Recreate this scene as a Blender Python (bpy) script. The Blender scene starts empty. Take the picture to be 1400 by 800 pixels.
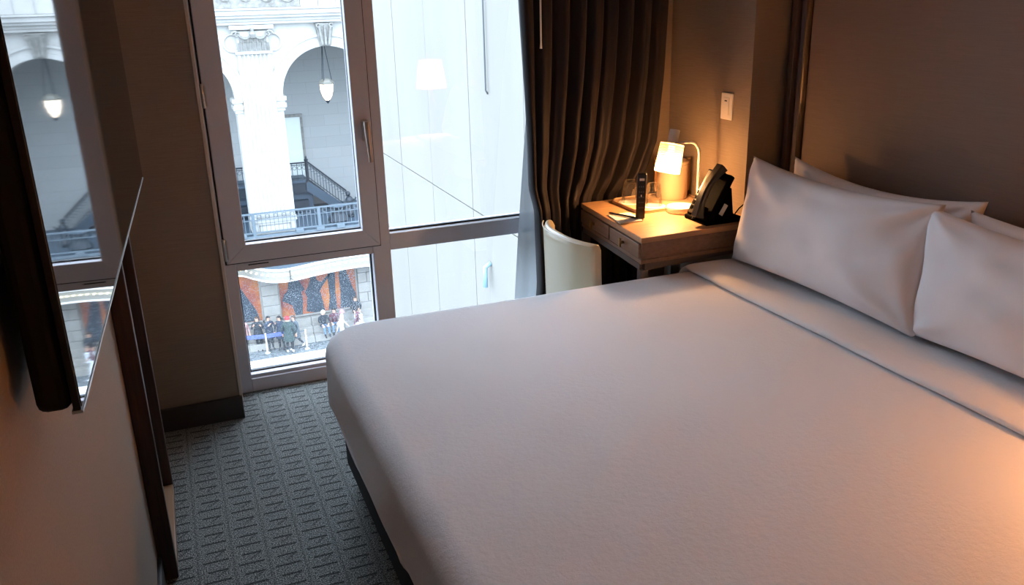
import bpy, bmesh, math, random
from mathutils import Vector, Matrix, noise
random.seed(7)
R = math.radians
S = bpy.context.scene
COL = S.collection

# ------------------------------------------------------------------ camera, sky, exposure
cam_d = bpy.data.cameras.new('camera')
cam = bpy.data.objects.new('camera', cam_d); COL.objects.link(cam); S.camera = cam
F_PX = 1174.0
cam_d.sensor_width = 36.0; cam_d.lens = F_PX * 36.0 / 1400.0
cam_d.clip_start = 0.02; cam_d.clip_end = 300
YAW, PIT, ROL = 0.37332, 0.33323, -0.027608
fw = Vector((math.sin(YAW)*math.cos(PIT), math.cos(YAW)*math.cos(PIT), -math.sin(PIT)))
rt = Vector((math.cos(YAW), -math.sin(YAW), 0)); up = rt.cross(fw)
r2 = rt*math.cos(ROL) + up*math.sin(ROL); u2 = -rt*math.sin(ROL) + up*math.cos(ROL)
M = Matrix((r2, u2, -fw)).transposed().to_4x4(); M.translation = Vector((0, 0, 1.65))
cam.matrix_world = M

world = bpy.data.worlds.new('overcast_sky'); S.world = world; world.use_nodes = True
wn = world.node_tree.nodes; wl = world.node_tree.links
bg = wn['Background']; bg.inputs['Color'].default_value = (0.66, 0.80, 1.0, 1)
# overcast sky: brightness (1 + 2 sin(elevation)) / 3 of the zenith
_tc = wn.new('ShaderNodeTexCoord'); _sp = wn.new('ShaderNodeSeparateXYZ'); wl.new(_tc.outputs['Generated'], _sp.inputs[0])
_mx = wn.new('ShaderNodeMath'); _mx.operation = 'MAXIMUM'; _mx.inputs[1].default_value = 0.0; wl.new(_sp.outputs[2], _mx.inputs[0])
_ma = wn.new('ShaderNodeMath'); _ma.operation = 'MULTIPLY_ADD'; wl.new(_mx.outputs[0], _ma.inputs[0])
SKY = 6.4
_ma.inputs[1].default_value = SKY*2/3; _ma.inputs[2].default_value = SKY/3; wl.new(_ma.outputs[0], bg.inputs['Strength'])
S.view_settings.view_transform = 'Standard'; S.view_settings.look = 'None'
S.view_settings.exposure = 1.35; S.view_settings.gamma = 1.0; S.view_settings.use_curve_mapping = False
S.cycles.use_denoising = True
S.cycles.max_bounces = 10; S.cycles.transparent_max_bounces = 16; S.cycles.diffuse_bounces = 5
S.cycles.sample_clamp_indirect = 6.0

# ------------------------------------------------------------------ helpers
def lin(h):
    h = h.lstrip('#'); o = []
    for i in (0, 2, 4):
        c = int(h[i:i+2], 16)/255
        o.append(c/12.92 if c <= .04045 else ((c+.055)/1.055)**2.4)
    return (*o, 1)

def mat(name, color, rough=.6, metal=0, spec=.5, emis=None, estr=0, sheen=0, coat=0):
    m = bpy.data.materials.new(name); m.use_nodes = True
    b = m.node_tree.nodes['Principled BSDF']
    b.inputs['Base Color'].default_value = lin(color) if isinstance(color, str) else (*color, 1)
    b.inputs['Roughness'].default_value = rough; b.inputs['Metallic'].default_value = metal
    b.inputs['Specular IOR Level'].default_value = spec
    b.inputs['Sheen Weight'].default_value = sheen; b.inputs['Coat Weight'].default_value = coat
    if emis:
        b.inputs['Emission Color'].default_value = lin(emis); b.inputs['Emission Strength'].default_value = estr
    return m

class N:
    """small node helper"""
    def __init__(s, m): s.m = m; s.t = m.node_tree; s.b = s.t.nodes.get('Principled BSDF')
    def n(s, kind, **k):
        x = s.t.nodes.new(kind)
        for a, v in k.items():
            if a.startswith('i_'):
                x.inputs[int(a[2:])].default_value = v
            else: setattr(x, a, v)
        return x
    def l(s, a, b): s.t.links.new(a, b)
    def math(s, op, a, b=0.0, clamp=False):
        x = s.t.nodes.new('ShaderNodeMath'); x.operation = op; x.use_clamp = clamp
        for i, v in enumerate((a, b)):
            if isinstance(v, (int, float)): x.inputs[i].default_value = v
            else: s.l(v, x.inputs[i])
        return x.outputs[0]
    def obj(s, scale=(1, 1, 1)):
        c = s.n('ShaderNodeTexCoord'); mp = s.n('ShaderNodeMapping'); mp.inputs['Scale'].default_value = scale
        s.l(c.outputs['Object'], mp.inputs['Vector']); return mp.outputs[0]
    def noise(s, vec, scale, detail=4, rough=.5):
        x = s.n('ShaderNodeTexNoise'); x.inputs['Scale'].default_value = scale
        x.inputs['Detail'].default_value = detail; x.inputs['Roughness'].default_value = rough
        s.l(vec, x.inputs['Vector']); return x.outputs['Fac']
    def ramp(s, fac, stops):
        x = s.n('ShaderNodeValToRGB'); cr = x.color_ramp
        while len(cr.elements) < len(stops): cr.elements.new(.5)
        for e, (p, c) in zip(cr.elements, stops):
            e.position = p; e.color = lin(c) if isinstance(c, str) else (*c, 1)
        s.l(fac, x.inputs[0]); return x.outputs[0]
    def bump(s, h, strength, dist=.01):
        x = s.n('ShaderNodeBump'); x.inputs['Strength'].default_value = strength; x.inputs['Distance'].default_value = dist
        s.l(h, x.inputs['Height']); s.l(x.outputs[0], s.b.inputs['Normal']); return x

def var(name, c1, c2, rough=.6, scale=(1, 1, 1), ns=8, detail=4, bump=0, bdist=.003, **k):
    """material whose colour wanders between two tones with a matching relief"""
    m = mat(name, c1, rough, **k); q = N(m); v = q.obj(scale); f = q.noise(v, ns, detail, .6)
    q.l(q.ramp(f, [(.3, c1), (.7, c2)]), q.b.inputs['Base Color'])
    if bump: q.bump(f, bump, bdist)
    return m

class MB:
    def __init__(s): s.v = []; s.f = []; s.mi = []; s.cur = 0
    def add(s, vs, fs):
        o = len(s.v); s.v += [tuple(x) for x in vs]; s.f += [tuple(i+o for i in f) for f in fs]
        s.mi += [s.cur]*len(fs); return s
    def box(s, x0, x1, y0, y1, z0, z1):
        return s.hexa([(x0,y0,z0),(x1,y0,z0),(x1,y1,z0),(x0,y1,z0),(x0,y0,z1),(x1,y0,z1),(x1,y1,z1),(x0,y1,z1)])
    def hexa(s, p):
        return s.add(p, [(3,2,1,0),(4,5,6,7),(0,1,5,4),(1,2,6,5),(2,3,7,6),(3,0,4,7)])
    def obox(s, c, ax, ay, az, hx, hy, hz):
        c, ax, ay, az = Vector(c), Vector(ax).normalized(), Vector(ay).normalized(), Vector(az).normalized()
        p = [c+ax*a*hx+ay*b*hy+az*d*hz for d in (-1, 1) for a, b in ((-1,-1),(1,-1),(1,1),(-1,1))]
        return s.hexa(p)
    def bar(s, a, b, w, h=None, upv=(0, 0, 1)):
        a, b = Vector(a), Vector(b); d = b-a; h = h or w
        u = Vector(upv)
        if abs(d.normalized().dot(u)) > .95: u = Vector((0, 1, 0))
        x = d.cross(u).normalized(); y = x.cross(d).normalized()
        return s.obox((a+b)/2, d, x, y, d.length/2, w/2, h/2)
    def prism(s, poly, axis, a0, a1):
        """poly: 2d outline; axis: 'x' (y,z), 'y' (x,z), 'z' (x,y)"""
        n = len(poly)
        def P(p, a): return {'x': (a, p[0], p[1]), 'y': (p[0], a, p[1]), 'z': (p[0], p[1], a)}[axis]
        vs = [P(p, a0) for p in poly]+[P(p, a1) for p in poly]
        return s.add(vs, [tuple(range(n))[::-1], tuple(range(n, 2*n))]+[(i, (i+1) % n, n+(i+1) % n, n+i) for i in range(n)])
    def tube(s, pts, r, seg=8, caps=True):
        pts = [Vector(p) for p in pts]; n = len(pts); rr = r if isinstance(r, (list, tuple)) else [r]*n
        vs = []; prev = None
        for i, p in enumerate(pts):
            d = (pts[min(i+1, n-1)]-pts[max(i-1, 0)]).normalized()
            u = prev if prev is not None else (Vector((0, 0, 1)) if abs(d.z) < .9 else Vector((1, 0, 0)))
            u = (u-d*u.dot(d)).normalized(); prev = u; w = d.cross(u)
            vs += [p+(u*math.cos(a)+w*math.sin(a))*rr[i] for a in (2*math.pi*k/seg for k in range(seg))]
        fs = [(i*seg+k, i*seg+(k+1) % seg, (i+1)*seg+(k+1) % seg, (i+1)*seg+k) for i in range(n-1) for k in range(seg)]
        if caps: fs += [tuple(range(seg))[::-1], tuple(range((n-1)*seg, n*seg))]
        return s.add(vs, fs)
    def lathe(s, prof, c=(0, 0, 0), seg=24, mtx=None, close=True):
        vs = []; n = len(prof)
        for r, z in prof:
            for k in range(seg):
                a = 2*math.pi*k/seg; p = Vector((r*math.cos(a), r*math.sin(a), z))
                if mtx: p = mtx @ p
                vs.append(p+Vector(c))
        fs = [(i*seg+k, i*seg+(k+1) % seg, (i+1)*seg+(k+1) % seg, (i+1)*seg+k) for i in range(n-1) for k in range(seg)]
        if close: fs += [tuple(range(seg))[::-1], tuple(range((n-1)*seg, n*seg))]
        return s.add(vs, fs)
    def grid(s, nu, nv, fn, wrap=False):
        vs = [fn(i/(nu-1), j/(nv-1)) for j in range(nv) for i in range(nu)]
        return s.add(vs, [(j*nu+i, j*nu+i+1, (j+1)*nu+i+1, (j+1)*nu+i) for j in range(nv-1) for i in range(nu-1)])
    def mesh(s, name, mats):
        me = bpy.data.meshes.new(name); me.from_pydata(s.v, [], s.f)
        for m in (mats if isinstance(mats, (list, tuple)) else [mats]): me.materials.append(m)
        me.polygons.foreach_set('material_index', s.mi)
        bm = bmesh.new(); bm.from_mesh(me); bmesh.ops.recalc_face_normals(bm, faces=bm.faces); bm.to_mesh(me); bm.free()
        return me
    def build(s, name, mats, parent=None, smooth=False, bevel=0, seg=2, auto=None):
        me = s.mesh(name, mats); o = bpy.data.objects.new(name, me); COL.objects.link(o)
        if parent: o.parent = parent
        if smooth or auto: me.polygons.foreach_set('use_smooth', [True]*len(me.polygons))
        if auto:
            me.set_sharp_from_angle(angle=R(auto))
        if bevel:
            m = o.modifiers.new('edge', 'BEVEL'); m.width = bevel; m.segments = seg; m.limit_method = 'ANGLE'; m.angle_limit = R(40)
            m.harden_normals = False
        return o

def tag(o, label=None, cat=None, group=None, kind=None):
    if label: o['label'] = label
    if cat: o['category'] = cat
    if group: o['group'] = group
    if kind: o['kind'] = kind
    return o
def thing(name, label, cat, loc=(0, 0, 0), group=None):
    o = bpy.data.objects.new(name, None); COL.objects.link(o); o.location = loc; o.empty_display_size = .1
    return tag(o, label, cat, group)
def keep(o, parent):
    """parent while keeping world-space mesh coordinates"""
    o.parent = parent; o.matrix_parent_inverse = Matrix.Translation(parent.location).inverted(); return o
def sub(mb, name, m, parent, root=None, **k):
    """part whose coordinates are in world space; parent may be a part itself"""
    o = mb.build(name, m, None, **k); o.parent = parent
    base = Vector((0, 0, 0)); q = parent
    base = parent.location.copy() if parent.type == 'EMPTY' else Vector((0, 0, 0))
    o.matrix_parent_inverse = Matrix.Translation(base).inverted()
    return o
def part(parent, o, inst_loc):
    o.parent = parent
    base = parent.location.copy() if parent.type == 'EMPTY' else Vector((0, 0, 0))
    o.matrix_parent_inverse = Matrix.Translation(base).inverted(); o.location = inst_loc; return o

# ------------------------------------------------------------------ materials
m_wall = mat('linen_wallcovering', '#8c7c6c', .75); q = N(m_wall)
v = q.obj((6, 6, 260)); f = q.noise(v, 1.6, 5, .65); v2 = q.obj((1, 1, 1)); f2 = q.noise(v2, 2.0, 3)
q.l(q.ramp(f, [(.25, '#7d6d5f'), (.75, '#8f8070')]), q.b.inputs['Base Color']); q.bump(f, .35, .002)
m_wall2 = mat('pale_wallcovering', '#a4968a', .8); q = N(m_wall2)
f = q.noise(q.obj((1, 1, 1)), 240, 3, .6); q.l(q.ramp(f, [(.3, '#98897c'), (.7, '#a69789')]), q.b.inputs['Base Color']); q.bump(f, .3, .001)
m_head = mat('ribbed_headboard_fabric', '#78685c', .6); q = N(m_head)
f = q.noise(q.obj((5, 5, 420)), 1.5, 5, .7); q.l(q.ramp(f, [(.25, '#665040'), (.75, '#785f4e')]), q.b.inputs['Base Color']); q.bump(f, .5, .002)
m_ceil = mat('white_ceiling_paint', '#cfc8be', .9)
m_base = mat('dark_baseboard', '#3a3533', .6)
m_frame = mat('grey_window_metal', '#c6c4cb', .42)
m_bead = mat('cream_corner_bead', '#cbbfb2', .5)
m_gasket = mat('black_gasket', '#0b0c0e', .6)
m_chrome = mat('brushed_metal', '#b9b6b2', .3, metal=.9)
m_handle = mat('brown_grey_handle', '#a08f86', .3, metal=.4)
m_wood = mat('dark_walnut', '#3a231a', .4, coat=.2); q = N(m_wood)
f = q.noise(q.obj((30, 30, 1.5)), 3, 6, .65); q.l(q.ramp(f, [(.3, '#24130d'), (.7, '#4a2c1f')]), q.b.inputs['Base Color'])
m_oak = mat('tan_oak_veneer', '#b58a62', .55); q = N(m_oak)
f = q.noise(q.obj((3, 40, 40)), 2.0, 6, .6); q.l(q.ramp(f, [(.3, '#a67d58'), (.7, '#bd936a')]), q.b.inputs['Base Color'])
m_oak2 = mat('taupe_veneer', '#84685200'[:7], .4); q = N(m_oak2)
f = q.noise(q.obj((20, 3, 40)), 2.0, 6, .6); q.l(q.ramp(f, [(.3, '#765c49'), (.7, '#8c705a')]), q.b.inputs['Base Color'])
m_lightwood = mat('light_oak_edge', '#8f6847', .4)
m_sheet = mat('white_cotton', '#e4e2e2', .85, sheen=.2); q = N(m_sheet)
v = q.obj(); a = q.noise(v, 55, 6, .7); b_ = q.noise(v, 900, 1); s_ = q.math('ADD', a, q.math('MULTIPLY', b_, .06)); q.bump(s_, .45, .006)
m_pillow = mat('white_pillow_cotton', '#e2dede', .85, sheen=.2); q = N(m_pillow)
a = q.noise(q.obj(), 6, 3, .5); q.bump(a, .25, .02)
m_black = mat('black_plastic', '#060606', .35)
m_blackmat = mat('black_fabric', '#070707', .9)
m_screen = mat('glossy_black_screen', '#020203', .03, spec=1.0); 
m_screen.node_tree.nodes['Principled BSDF'].inputs['IOR'].default_value = 1.9
m_mirror = mat('mirror_glass', '#d8dcdc', .02, metal=1)
m_curtain = mat('brown_satin', '#221c1e', .55, sheen=.1, spec=.22)
m_cream = mat('cream_leather', '#cdbf9f', .32, coat=.1); q = N(m_cream); q.bump(q.noise(q.obj(), 160, 3), .1, .001)
m_white = mat('white_enamel', '#efe9e0', .4)
m_silver = mat('pewter_metal', '#6a615d', .5, metal=.5)
m_paper = mat('white_paper', '#efece6', .8)
m_brass = mat('brass_pull', '#a58a5c', .35, metal=.9)
m_bucket = mat('beige_leatherette', '#bfa98c', .5)
m_strap = mat('tan_leather_strap', '#7b5533', .5)
m_stone = var('white_limestone', '#a3a19b', '#b0aea8', .8, ns=1.5, bump=.3, bdist=.02)
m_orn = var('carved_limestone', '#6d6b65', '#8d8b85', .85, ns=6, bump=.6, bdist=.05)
m_back = mat('arcade_wall_stone', '#c5cacd', .85); q = N(m_back)
br = q.n('ShaderNodeTexBrick'); mp = q.n('ShaderNodeMapping'); tc = q.n('ShaderNodeTexCoord')
mp.inputs['Rotation'].default_value = (R(90), 0, 0); q.l(tc.outputs['Object'], mp.inputs[0]); q.l(mp.outputs[0], br.inputs[0])
br.inputs['Color1'].default_value = lin('#9d9f9d'); br.inputs['Color2'].default_value = lin('#999b99'); br.inputs['Mortar'].default_value = lin('#929492')
br.inputs['Scale'].default_value = 1; br.inputs['Mortar Size'].default_value = .012; br.inputs['Brick Width'].default_value = 1.5; br.inputs['Row Height'].default_value = .55
q.l(br.outputs[0], q.b.inputs['Base Color'])
m_side = var('pale_precast_concrete', '#736f67', '#7a766e', .75, scale=(1, .6, .25), ns=1.2, bump=.1)
m_joint = mat('grey_joint', '#4c5050', .9)
m_iron = mat('weathered_blue_iron', '#384652', .6)
m_darkiron = mat('dark_blue_iron', '#1b242c', .6)
m_rail = mat('pale_painted_iron', '#525d64', .6)
m_pave = mat('grey_paving', '#8d9698', .9); q = N(m_pave)
f = q.noise(q.obj(), 6, 6, .8); q.l(q.ramp(f, [(.4, '#3a3e3f'), (.6, '#6a6f70')]), q.b.inputs['Base Color'])
m_mural = mat('orange_mural_print', '#b5622f', .6); q = N(m_mural)
f = q.noise(q.obj((1, 1, .7)), .9, 4, .6); q.l(q.ramp(f, [(.35, '#713733'), (.5, '#94502c'), (.65, '#a8682e')]), q.b.inputs['Base Color'])
m_sil = mat('dark_print', '#2c3640', .7)
m_gfstone = var('tan_limestone', '#827e76', '#918d85', .85, ns=2)
m_awn = mat('ivory_canopy', '#8d897e', .6)
m_bulb = mat('canopy_bulb', '#fff2cc', .4, emis='#fff0c8', estr=1.6)
m_awntop = mat('blue_grey_canopy_roof', '#4f5a62', .4)

def glass_mat(name, tint=(1, 1, 1), refl=1.0, dirt=0, film=0.0):
    m = bpy.data.materials.new(name); m.use_nodes = True; t = m.node_tree; t.nodes.clear(); q = N(m)
    out = q.n('ShaderNodeOutputMaterial'); tr = q.n('ShaderNodeBsdfTransparent'); tr.inputs[0].default_value = (*tint, 1)
    gl = q.n('ShaderNodeBsdfGlossy'); gl.inputs['Roughness'].default_value = 0.0
    fr = q.n('ShaderNodeFresnel'); fr.inputs[0].default_value = 1.5
    mx = q.n('ShaderNodeMixShader'); q.l(q.math('MULTIPLY', fr.outputs[0], refl, True), mx.inputs[0]); q.l(tr.outputs[0], mx.inputs[1]); q.l(gl.outputs[0], mx.inputs[2])
    last = mx.outputs[0]
    if dirt or film:
        df = q.n('ShaderNodeBsdfTranslucent'); df.inputs[0].default_value = (.30, .33, .35, 1)
        m2 = q.n('ShaderNodeMixShader')
        v = q.obj(); vo = q.n('ShaderNodeTexVoronoi'); vo.inputs['Scale'].default_value = 190; q.l(v, vo.inputs['Vector'])
        big = q.noise(v, 9, 3, .6)
        spot = q.math('LESS_THAN', vo.outputs['Distance'], q.math('MULTIPLY', big, .56))
        q.l(q.math('ADD', q.math('MULTIPLY', spot, dirt), film), m2.inputs[0]); q.l(last, m2.inputs[1]); q.l(df.outputs[0], m2.inputs[2]); last = m2.outputs[0]
    q.l(last, out.inputs[0]); return m
m_glass = glass_mat('clear_window_glass', (.97, .99, .985), 2.0)
m_dirty = glass_mat('dirt_speckled_glass', (.96, .98, .975), 1.5, dirt=.6, film=.06)
m_tumbler = glass_mat('tumbler_glass', (.98, .98, .97), .45)

def sheer_mat():
    m = bpy.data.materials.new('sheer_white_voile'); m.use_nodes = True; m.node_tree.nodes.clear(); q = N(m)
    out = q.n('ShaderNodeOutputMaterial'); d = q.n('ShaderNodeBsdfDiffuse'); d.inputs[0].default_value = lin('#aab0b4')
    t = q.n('ShaderNodeBsdfTranslucent'); t.inputs[0].default_value = lin('#a4aaae')
    tr = q.n('ShaderNodeBsdfTransparent')
    a = q.n('ShaderNodeMixShader', i_0=.4); q.l(d.outputs[0], a.inputs[1]); q.l(t.outputs[0], a.inputs[2])
    b = q.n('ShaderNodeMixShader', i_0=.08); q.l(a.outputs[0], b.inputs[1]); q.l(tr.outputs[0], b.inputs[2])
    q.l(b.outputs[0], out.inputs[0]); return m
m_sheer = sheer_mat()
def shade_mat(name, col, trans, rows=None):
    m = bpy.data.materials.new(name); m.use_nodes = True; m.node_tree.nodes.clear(); q = N(m)
    out = q.n('ShaderNodeOutputMaterial'); d = q.n('ShaderNodeBsdfDiffuse'); d.inputs[0].default_value = lin(col)
    t = q.n('ShaderNodeBsdfTranslucent'); t.inputs[0].default_value = lin(col)
    a = q.n('ShaderNodeMixShader', i_0=trans); q.l(d.outputs[0], a.inputs[1]); q.l(t.outputs[0], a.inputs[2])
    last = a.outputs[0]
    if rows:
        tc = q.n('ShaderNodeTexCoord'); sp = q.n('ShaderNodeSeparateXYZ'); q.l(tc.outputs['UV'], sp.inputs[0])
        fx = q.math('ABSOLUTE', q.math('SUBTRACT', q.math('FRACT', q.math('MULTIPLY', sp.outputs[0], 44)), .5))
        fy = q.math('ABSOLUTE', q.math('SUBTRACT', q.math('FRACT', q.math('MULTIPLY', sp.outputs[1], rows)), .5))
        hole = q.math('MULTIPLY', q.math('LESS_THAN', fx, .25), q.math('LESS_THAN', fy, .22))
        tp = q.n('ShaderNodeBsdfTransparent'); b = q.n('ShaderNodeMixShader'); q.l(hole, b.inputs[0]); q.l(last, b.inputs[1]); q.l(tp.outputs[0], b.inputs[2]); last = b.outputs[0]
    q.l(last, out.inputs[0]); return m
m_shade = shade_mat('perforated_white_shade', '#98938c', .6, rows=12)
m_shade2 = shade_mat('white_linen_shade', '#f4eadc', .6)

# carpet: woven blocks of two dashes and a slanting stroke between plain grooves
m_carpet = mat('patterned_loop_carpet', '#333a3b', .95, spec=.1); q = N(m_carpet)
tc = q.n('ShaderNodeTexCoord'); sp = q.n('ShaderNodeSeparateXYZ'); q.l(tc.outputs['Object'], sp.inputs[0])
px = q.math('ADD', q.math('DIVIDE', sp.outputs[0], .104), 20.0); ix = q.math('FLOOR', px); fx = q.math('SUBTRACT', px, ix)
py = q.math('ADD', q.math('DIVIDE', sp.outputs[1], .104), q.math('ADD', q.math('MULTIPLY', ix, .5), 20.0)); iy = q.math('FLOOR', py); fy = q.math('SUBTRACT', py, iy)
inx = q.math('MULTIPLY', q.math('GREATER_THAN', fx, .10), q.math('LESS_THAN', fx, .84))
def near(a, b, w): return q.math('LESS_THAN', q.math('ABSOLUTE', q.math('SUBTRACT', a, b)), w)
d1 = q.math('MULTIPLY', inx, near(fy, .16, .045))
inx2 = q.math('MULTIPLY', q.math('GREATER_THAN', fx, .22), q.math('LESS_THAN', fx, .80))
d2 = q.math('MULTIPLY', inx2, near(fy, .66, .045))
inx3 = q.math('MULTIPLY', q.math('GREATER_THAN', fx, .45), q.math('LESS_THAN', fx, .75))
d3 = q.math('MULTIPLY', inx3, near(fy, q.math('ADD', q.math('MULTIPLY', fx, .9), -.05), .05))
d3 = q.math('MULTIPLY', d3, .6)
colg = q.math('MULTIPLY', near(fx, .97, .04), .35)
msk = q.math('MAXIMUM', q.math('MAXIMUM', d1, d2), q.math('MAXIMUM', d3, colg))
pile = q.noise(tc.outputs['Object'], 240, 2, .8)
rampc = q.ramp(pile, [(.38, '#2e302f'), (.5, '#6c6e6b'), (.62, '#bcbdb8')])
mixc = q.n('ShaderNodeMix', data_type='RGBA'); q.l(q.math('MULTIPLY', msk, .72), mixc.inputs[0]); q.l(rampc, mixc.inputs[6]); mixc.inputs[7].default_value = lin('#1c1d1d')  # self-shading of the pile grooves put into the colour as darker dashes
q.l(mixc.outputs[2], q.b.inputs['Base Color'])
hh = q.math('SUBTRACT', q.math('MULTIPLY', pile, .5), msk); q.bump(hh, .9, .006)

# ------------------------------------------------------------------ room shell
XL, XA, XR, YW, YCL, YCR, YB, ZC = -.213, 2.20, 2.42, 3.696, 3.457, 3.525, -1.6, 2.62
WX0, WX1, WZ1 = .10, 2.02, 2.50
def struct(mb, name, m, label=None, **k):
    return tag(mb.build(name, m, **k), label, kind='structure')
struct(MB().box(XL-.1, XR+.1, YB-.1, 3.82, -.12, 0), 'floor', m_carpet, 'dark grey carpet with a woven pattern of small dashed blocks')
struct(MB().box(XL-.1, XR+.1, YB-.1, 3.92, ZC, ZC+.12), 'ceiling', m_ceil)
struct(MB().box(XL-.12, XL, YB-.1, 3.457, 0, ZC), 'wall_left', m_wall2, 'beige left wall behind the television')
struct(MB().box(XL-.12, XR+.12, YB-.12, YB, 0, ZC), 'wall_back', m_wall)
w = MB(); w.box(XL-.12, .126, YCL, 3.92, 0, ZC); w.box(1.98, XR+.12, YCR, 3.92, 0, ZC); w.box(.126, 1.98, 3.66, 3.92, WZ1, ZC)
struct(w, 'wall_front', m_wall, 'brown linen-textured wall around the tall window')
struct(MB().box(XA, XR+.12, 2.92, YCR, 0, ZC), 'wall_alcove', m_wall, 'linen-textured wall behind the desk lamp')
struct(MB().box(XR, XR+.12, YB, 2.92, 0, ZC), 'wall_right', m_wall)
struct(MB().box(XL, .128, YCL-.016, YCL, 0, .10), 'baseboard_front', m_base, 'dark baseboard under the wall left of the window', bevel=.003)
struct(MB().box(XL, XL+.012, YB, 2.405, 0, .10), 'baseboard_left', m_base, bevel=.003)
struct(MB().box(.118, .1315, YCL-.003, YCL+.012, .075, ZC), 'trim_1', m_bead, 'pale metal corner bead beside the window', bevel=.002)

# window
win = thing('window_1', 'tall grey metal window with an opening casement and three fixed panes', None, (1.0, YW, 0)); win['kind'] = 'structure'
fr = MB(); Y0, Y1 = 3.690, 3.80
fr.box(.10, .187, Y0, Y1, 0, WZ1)            # left jamb
fr.box(.779, .861, Y0, Y1, .078, WZ1)        # mullion
fr.box(1.93, 2.02, Y0, Y1, 0, WZ1)
fr.box(.187, 1.93, Y0, Y1, 0, .062)          # bottom rail
fr.box(.187, 1.93, Y0+.012, Y1, .062, .078)
fr.box(.187, .779, Y0, Y1, .566, .606)       # transom left
fr.box(.861, 1.93, Y0, Y1, .572, .648)       # transom right
fr.box(.187, .779, Y0, Y1, 2.42, WZ1); fr.box(.861, 1.93, Y0, Y1, 2.42, WZ1)
sub(fr, 'outer_frame', m_frame, win, bevel=.003)
gk = MB()
def gasket(x0, x1, z0, z1, y):
    t = .006
    gk.box(x0, x0+t, y, y+.02, z0, z1); gk.box(x1-t, x1, y, y+.02, z0, z1); gk.box(x0, x1, y, y+.02, z0, z0+t); gk.box(x0, x1, y, y+.02, z1-t, z1)
gasket(.187, .779, .078, .566, 3.735); gasket(.861, 1.93, .648, 2.42, 3.735); gasket(.861, 1.93, .078, .572, 3.735); gasket(.231, .742, .683, 2.35, 3.712)
sub(gk, 'gasket', m_gasket, win)
sa = MB(); sy0, sy1 = 3.672, 3.745
o_ = [(.150, .606), (.812, .606), (.812, 2.43), (.150, 2.43)]; i_ = [(.236, .683), (.737, .683), (.737, 2.35), (.236, 2.35)]
for k in range(4):     # four mitred rails
    a, b = o_[k], o_[(k+1) % 4]; c, d = i_[(k+1) % 4], i_[k]
    # leave a hairline mitre
    sa.prism([a, b, c, d], 'y', sy0, sy1)
sash = sub(sa, 'casement_sash', m_frame, win, bevel=.003)
gp = MB(); gp.box(.1445, .1505, 3.684, 3.692, .60, 2.43); gp.box(.8115, .8165, 3.684, 3.692, .60, 2.43); gp.box(.15, .812, 3.684, 3.692, .600, .6065)
sub(gp, 'shadow_gap_strip', m_gasket, win)  # black strips draw the shadow gap around the sash
def pane(x0, x1, z0, z1, y, m, parent, lab=None):
    o = sub(MB().add([(x0, y, z0), (x1, y, z0), (x1, y, z1), (x0, y, z1)], [(0, 1, 2, 3)]), 'pane', m, parent); 
    if lab: o['label'] = lab
pane(.231, .742, .678, 2.355, 3.722, m_glass, sash, 'clear pane of the opening casement')
pane(.855, 1.935, .642, 2.425, 3.745, m_glass, win, 'large clear fixed pane on the right')
pane(.855, 1.935, .072, .578, 3.745, m_glass, win, 'lower right fixed pane')
pane(.18, .785, .072, .572, 3.745, m_dirty, win, 'lower left pane speckled with dirt')
for z in (.67, 1.305, 2.2):
    h = MB(); h.lathe([(.007, -.047), (.008, -.045), (.008, -.016), (.0065, -.015), (.008, -.013), (.008, .045), (.007, .047)], (.148, 3.668, z), 12); h.box(.148, .162, 3.664, 3.673, z-.04, z+.04)
    sub(h, 'hinge', m_chrome, sash, auto=40)
hd = MB(); hd.box(.768, .798, 3.658, 3.673, 1.075, 1.165); 
sub(hd, 'handle_rose', m_chrome, sash, bevel=.006)
hd = MB(); hd.tube([(.783, 3.672, 1.15), (.783, 3.628, 1.15)], .011, 12); hd.tube([(.783, 3.628, 1.163), (.783, 3.626, 1.12), (.786, 3.626, 1.06), (.79, 3.628, .99)], [.013, .0125, .0105, .0095], 12)
sub(hd, 'lever_handle', m_handle, sash, auto=50)
sub(MB().box(.237, .322, 3.688, 3.6905, .5865, .591), 'drain_slot', m_gasket, win)
sub(MB().box(-.1, 2.3, 3.80, 3.895, .03, .064), 'outer_sill', m_white, win, bevel=.004)

# ------------------------------------------------------------------ switch on the alcove wall
t = thing('light_switch', 'small white wall switch plate above the desk', 'switch', (XA, 3.07, 1.185))
sub(MB().box(XA-.007, XA, 3.030, 3.110, 1.130, 1.240), 'plate', m_white, t, bevel=.003)
sub(MB().box(XA-.011, XA-.006, 3.050, 3.090, 1.150, 1.222), 'rocker', m_white, t, bevel=.002)
sub(MB().box(XA-.0122, XA-.010, 3.062, 3.078, 1.206, 1.211), 'indicator_slot', m_black, t)

# ------------------------------------------------------------------ headboard
t = thing('headboard', 'full-height brown ribbed headboard panel with a dark wood post', 'headboard', (XR, 1.8, 0))
sub(MB().box(2.372, XR-.0215, .45, 2.80, .25, ZC-.02), 'panel', m_head, t, bevel=.008)
po = MB(); po.prism([(2.398, 2.905), (2.398, 2.80), (2.362, 2.80), (2.350, 2.807), (2.345, 2.822), (2.35, 2.836), (2.364, 2.846), (2.345, 2.858), (2.341, 2.874), (2.348, 2.892), (2.364, 2.905)], 'z', 0, ZC)
sub(po, 'post', m_wood, t, auto=35)
po = MB(); po.box(2.355, 2.398, .35, .45, 0, ZC); sub(po, 'post', m_wood, t, bevel=.006)

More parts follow.
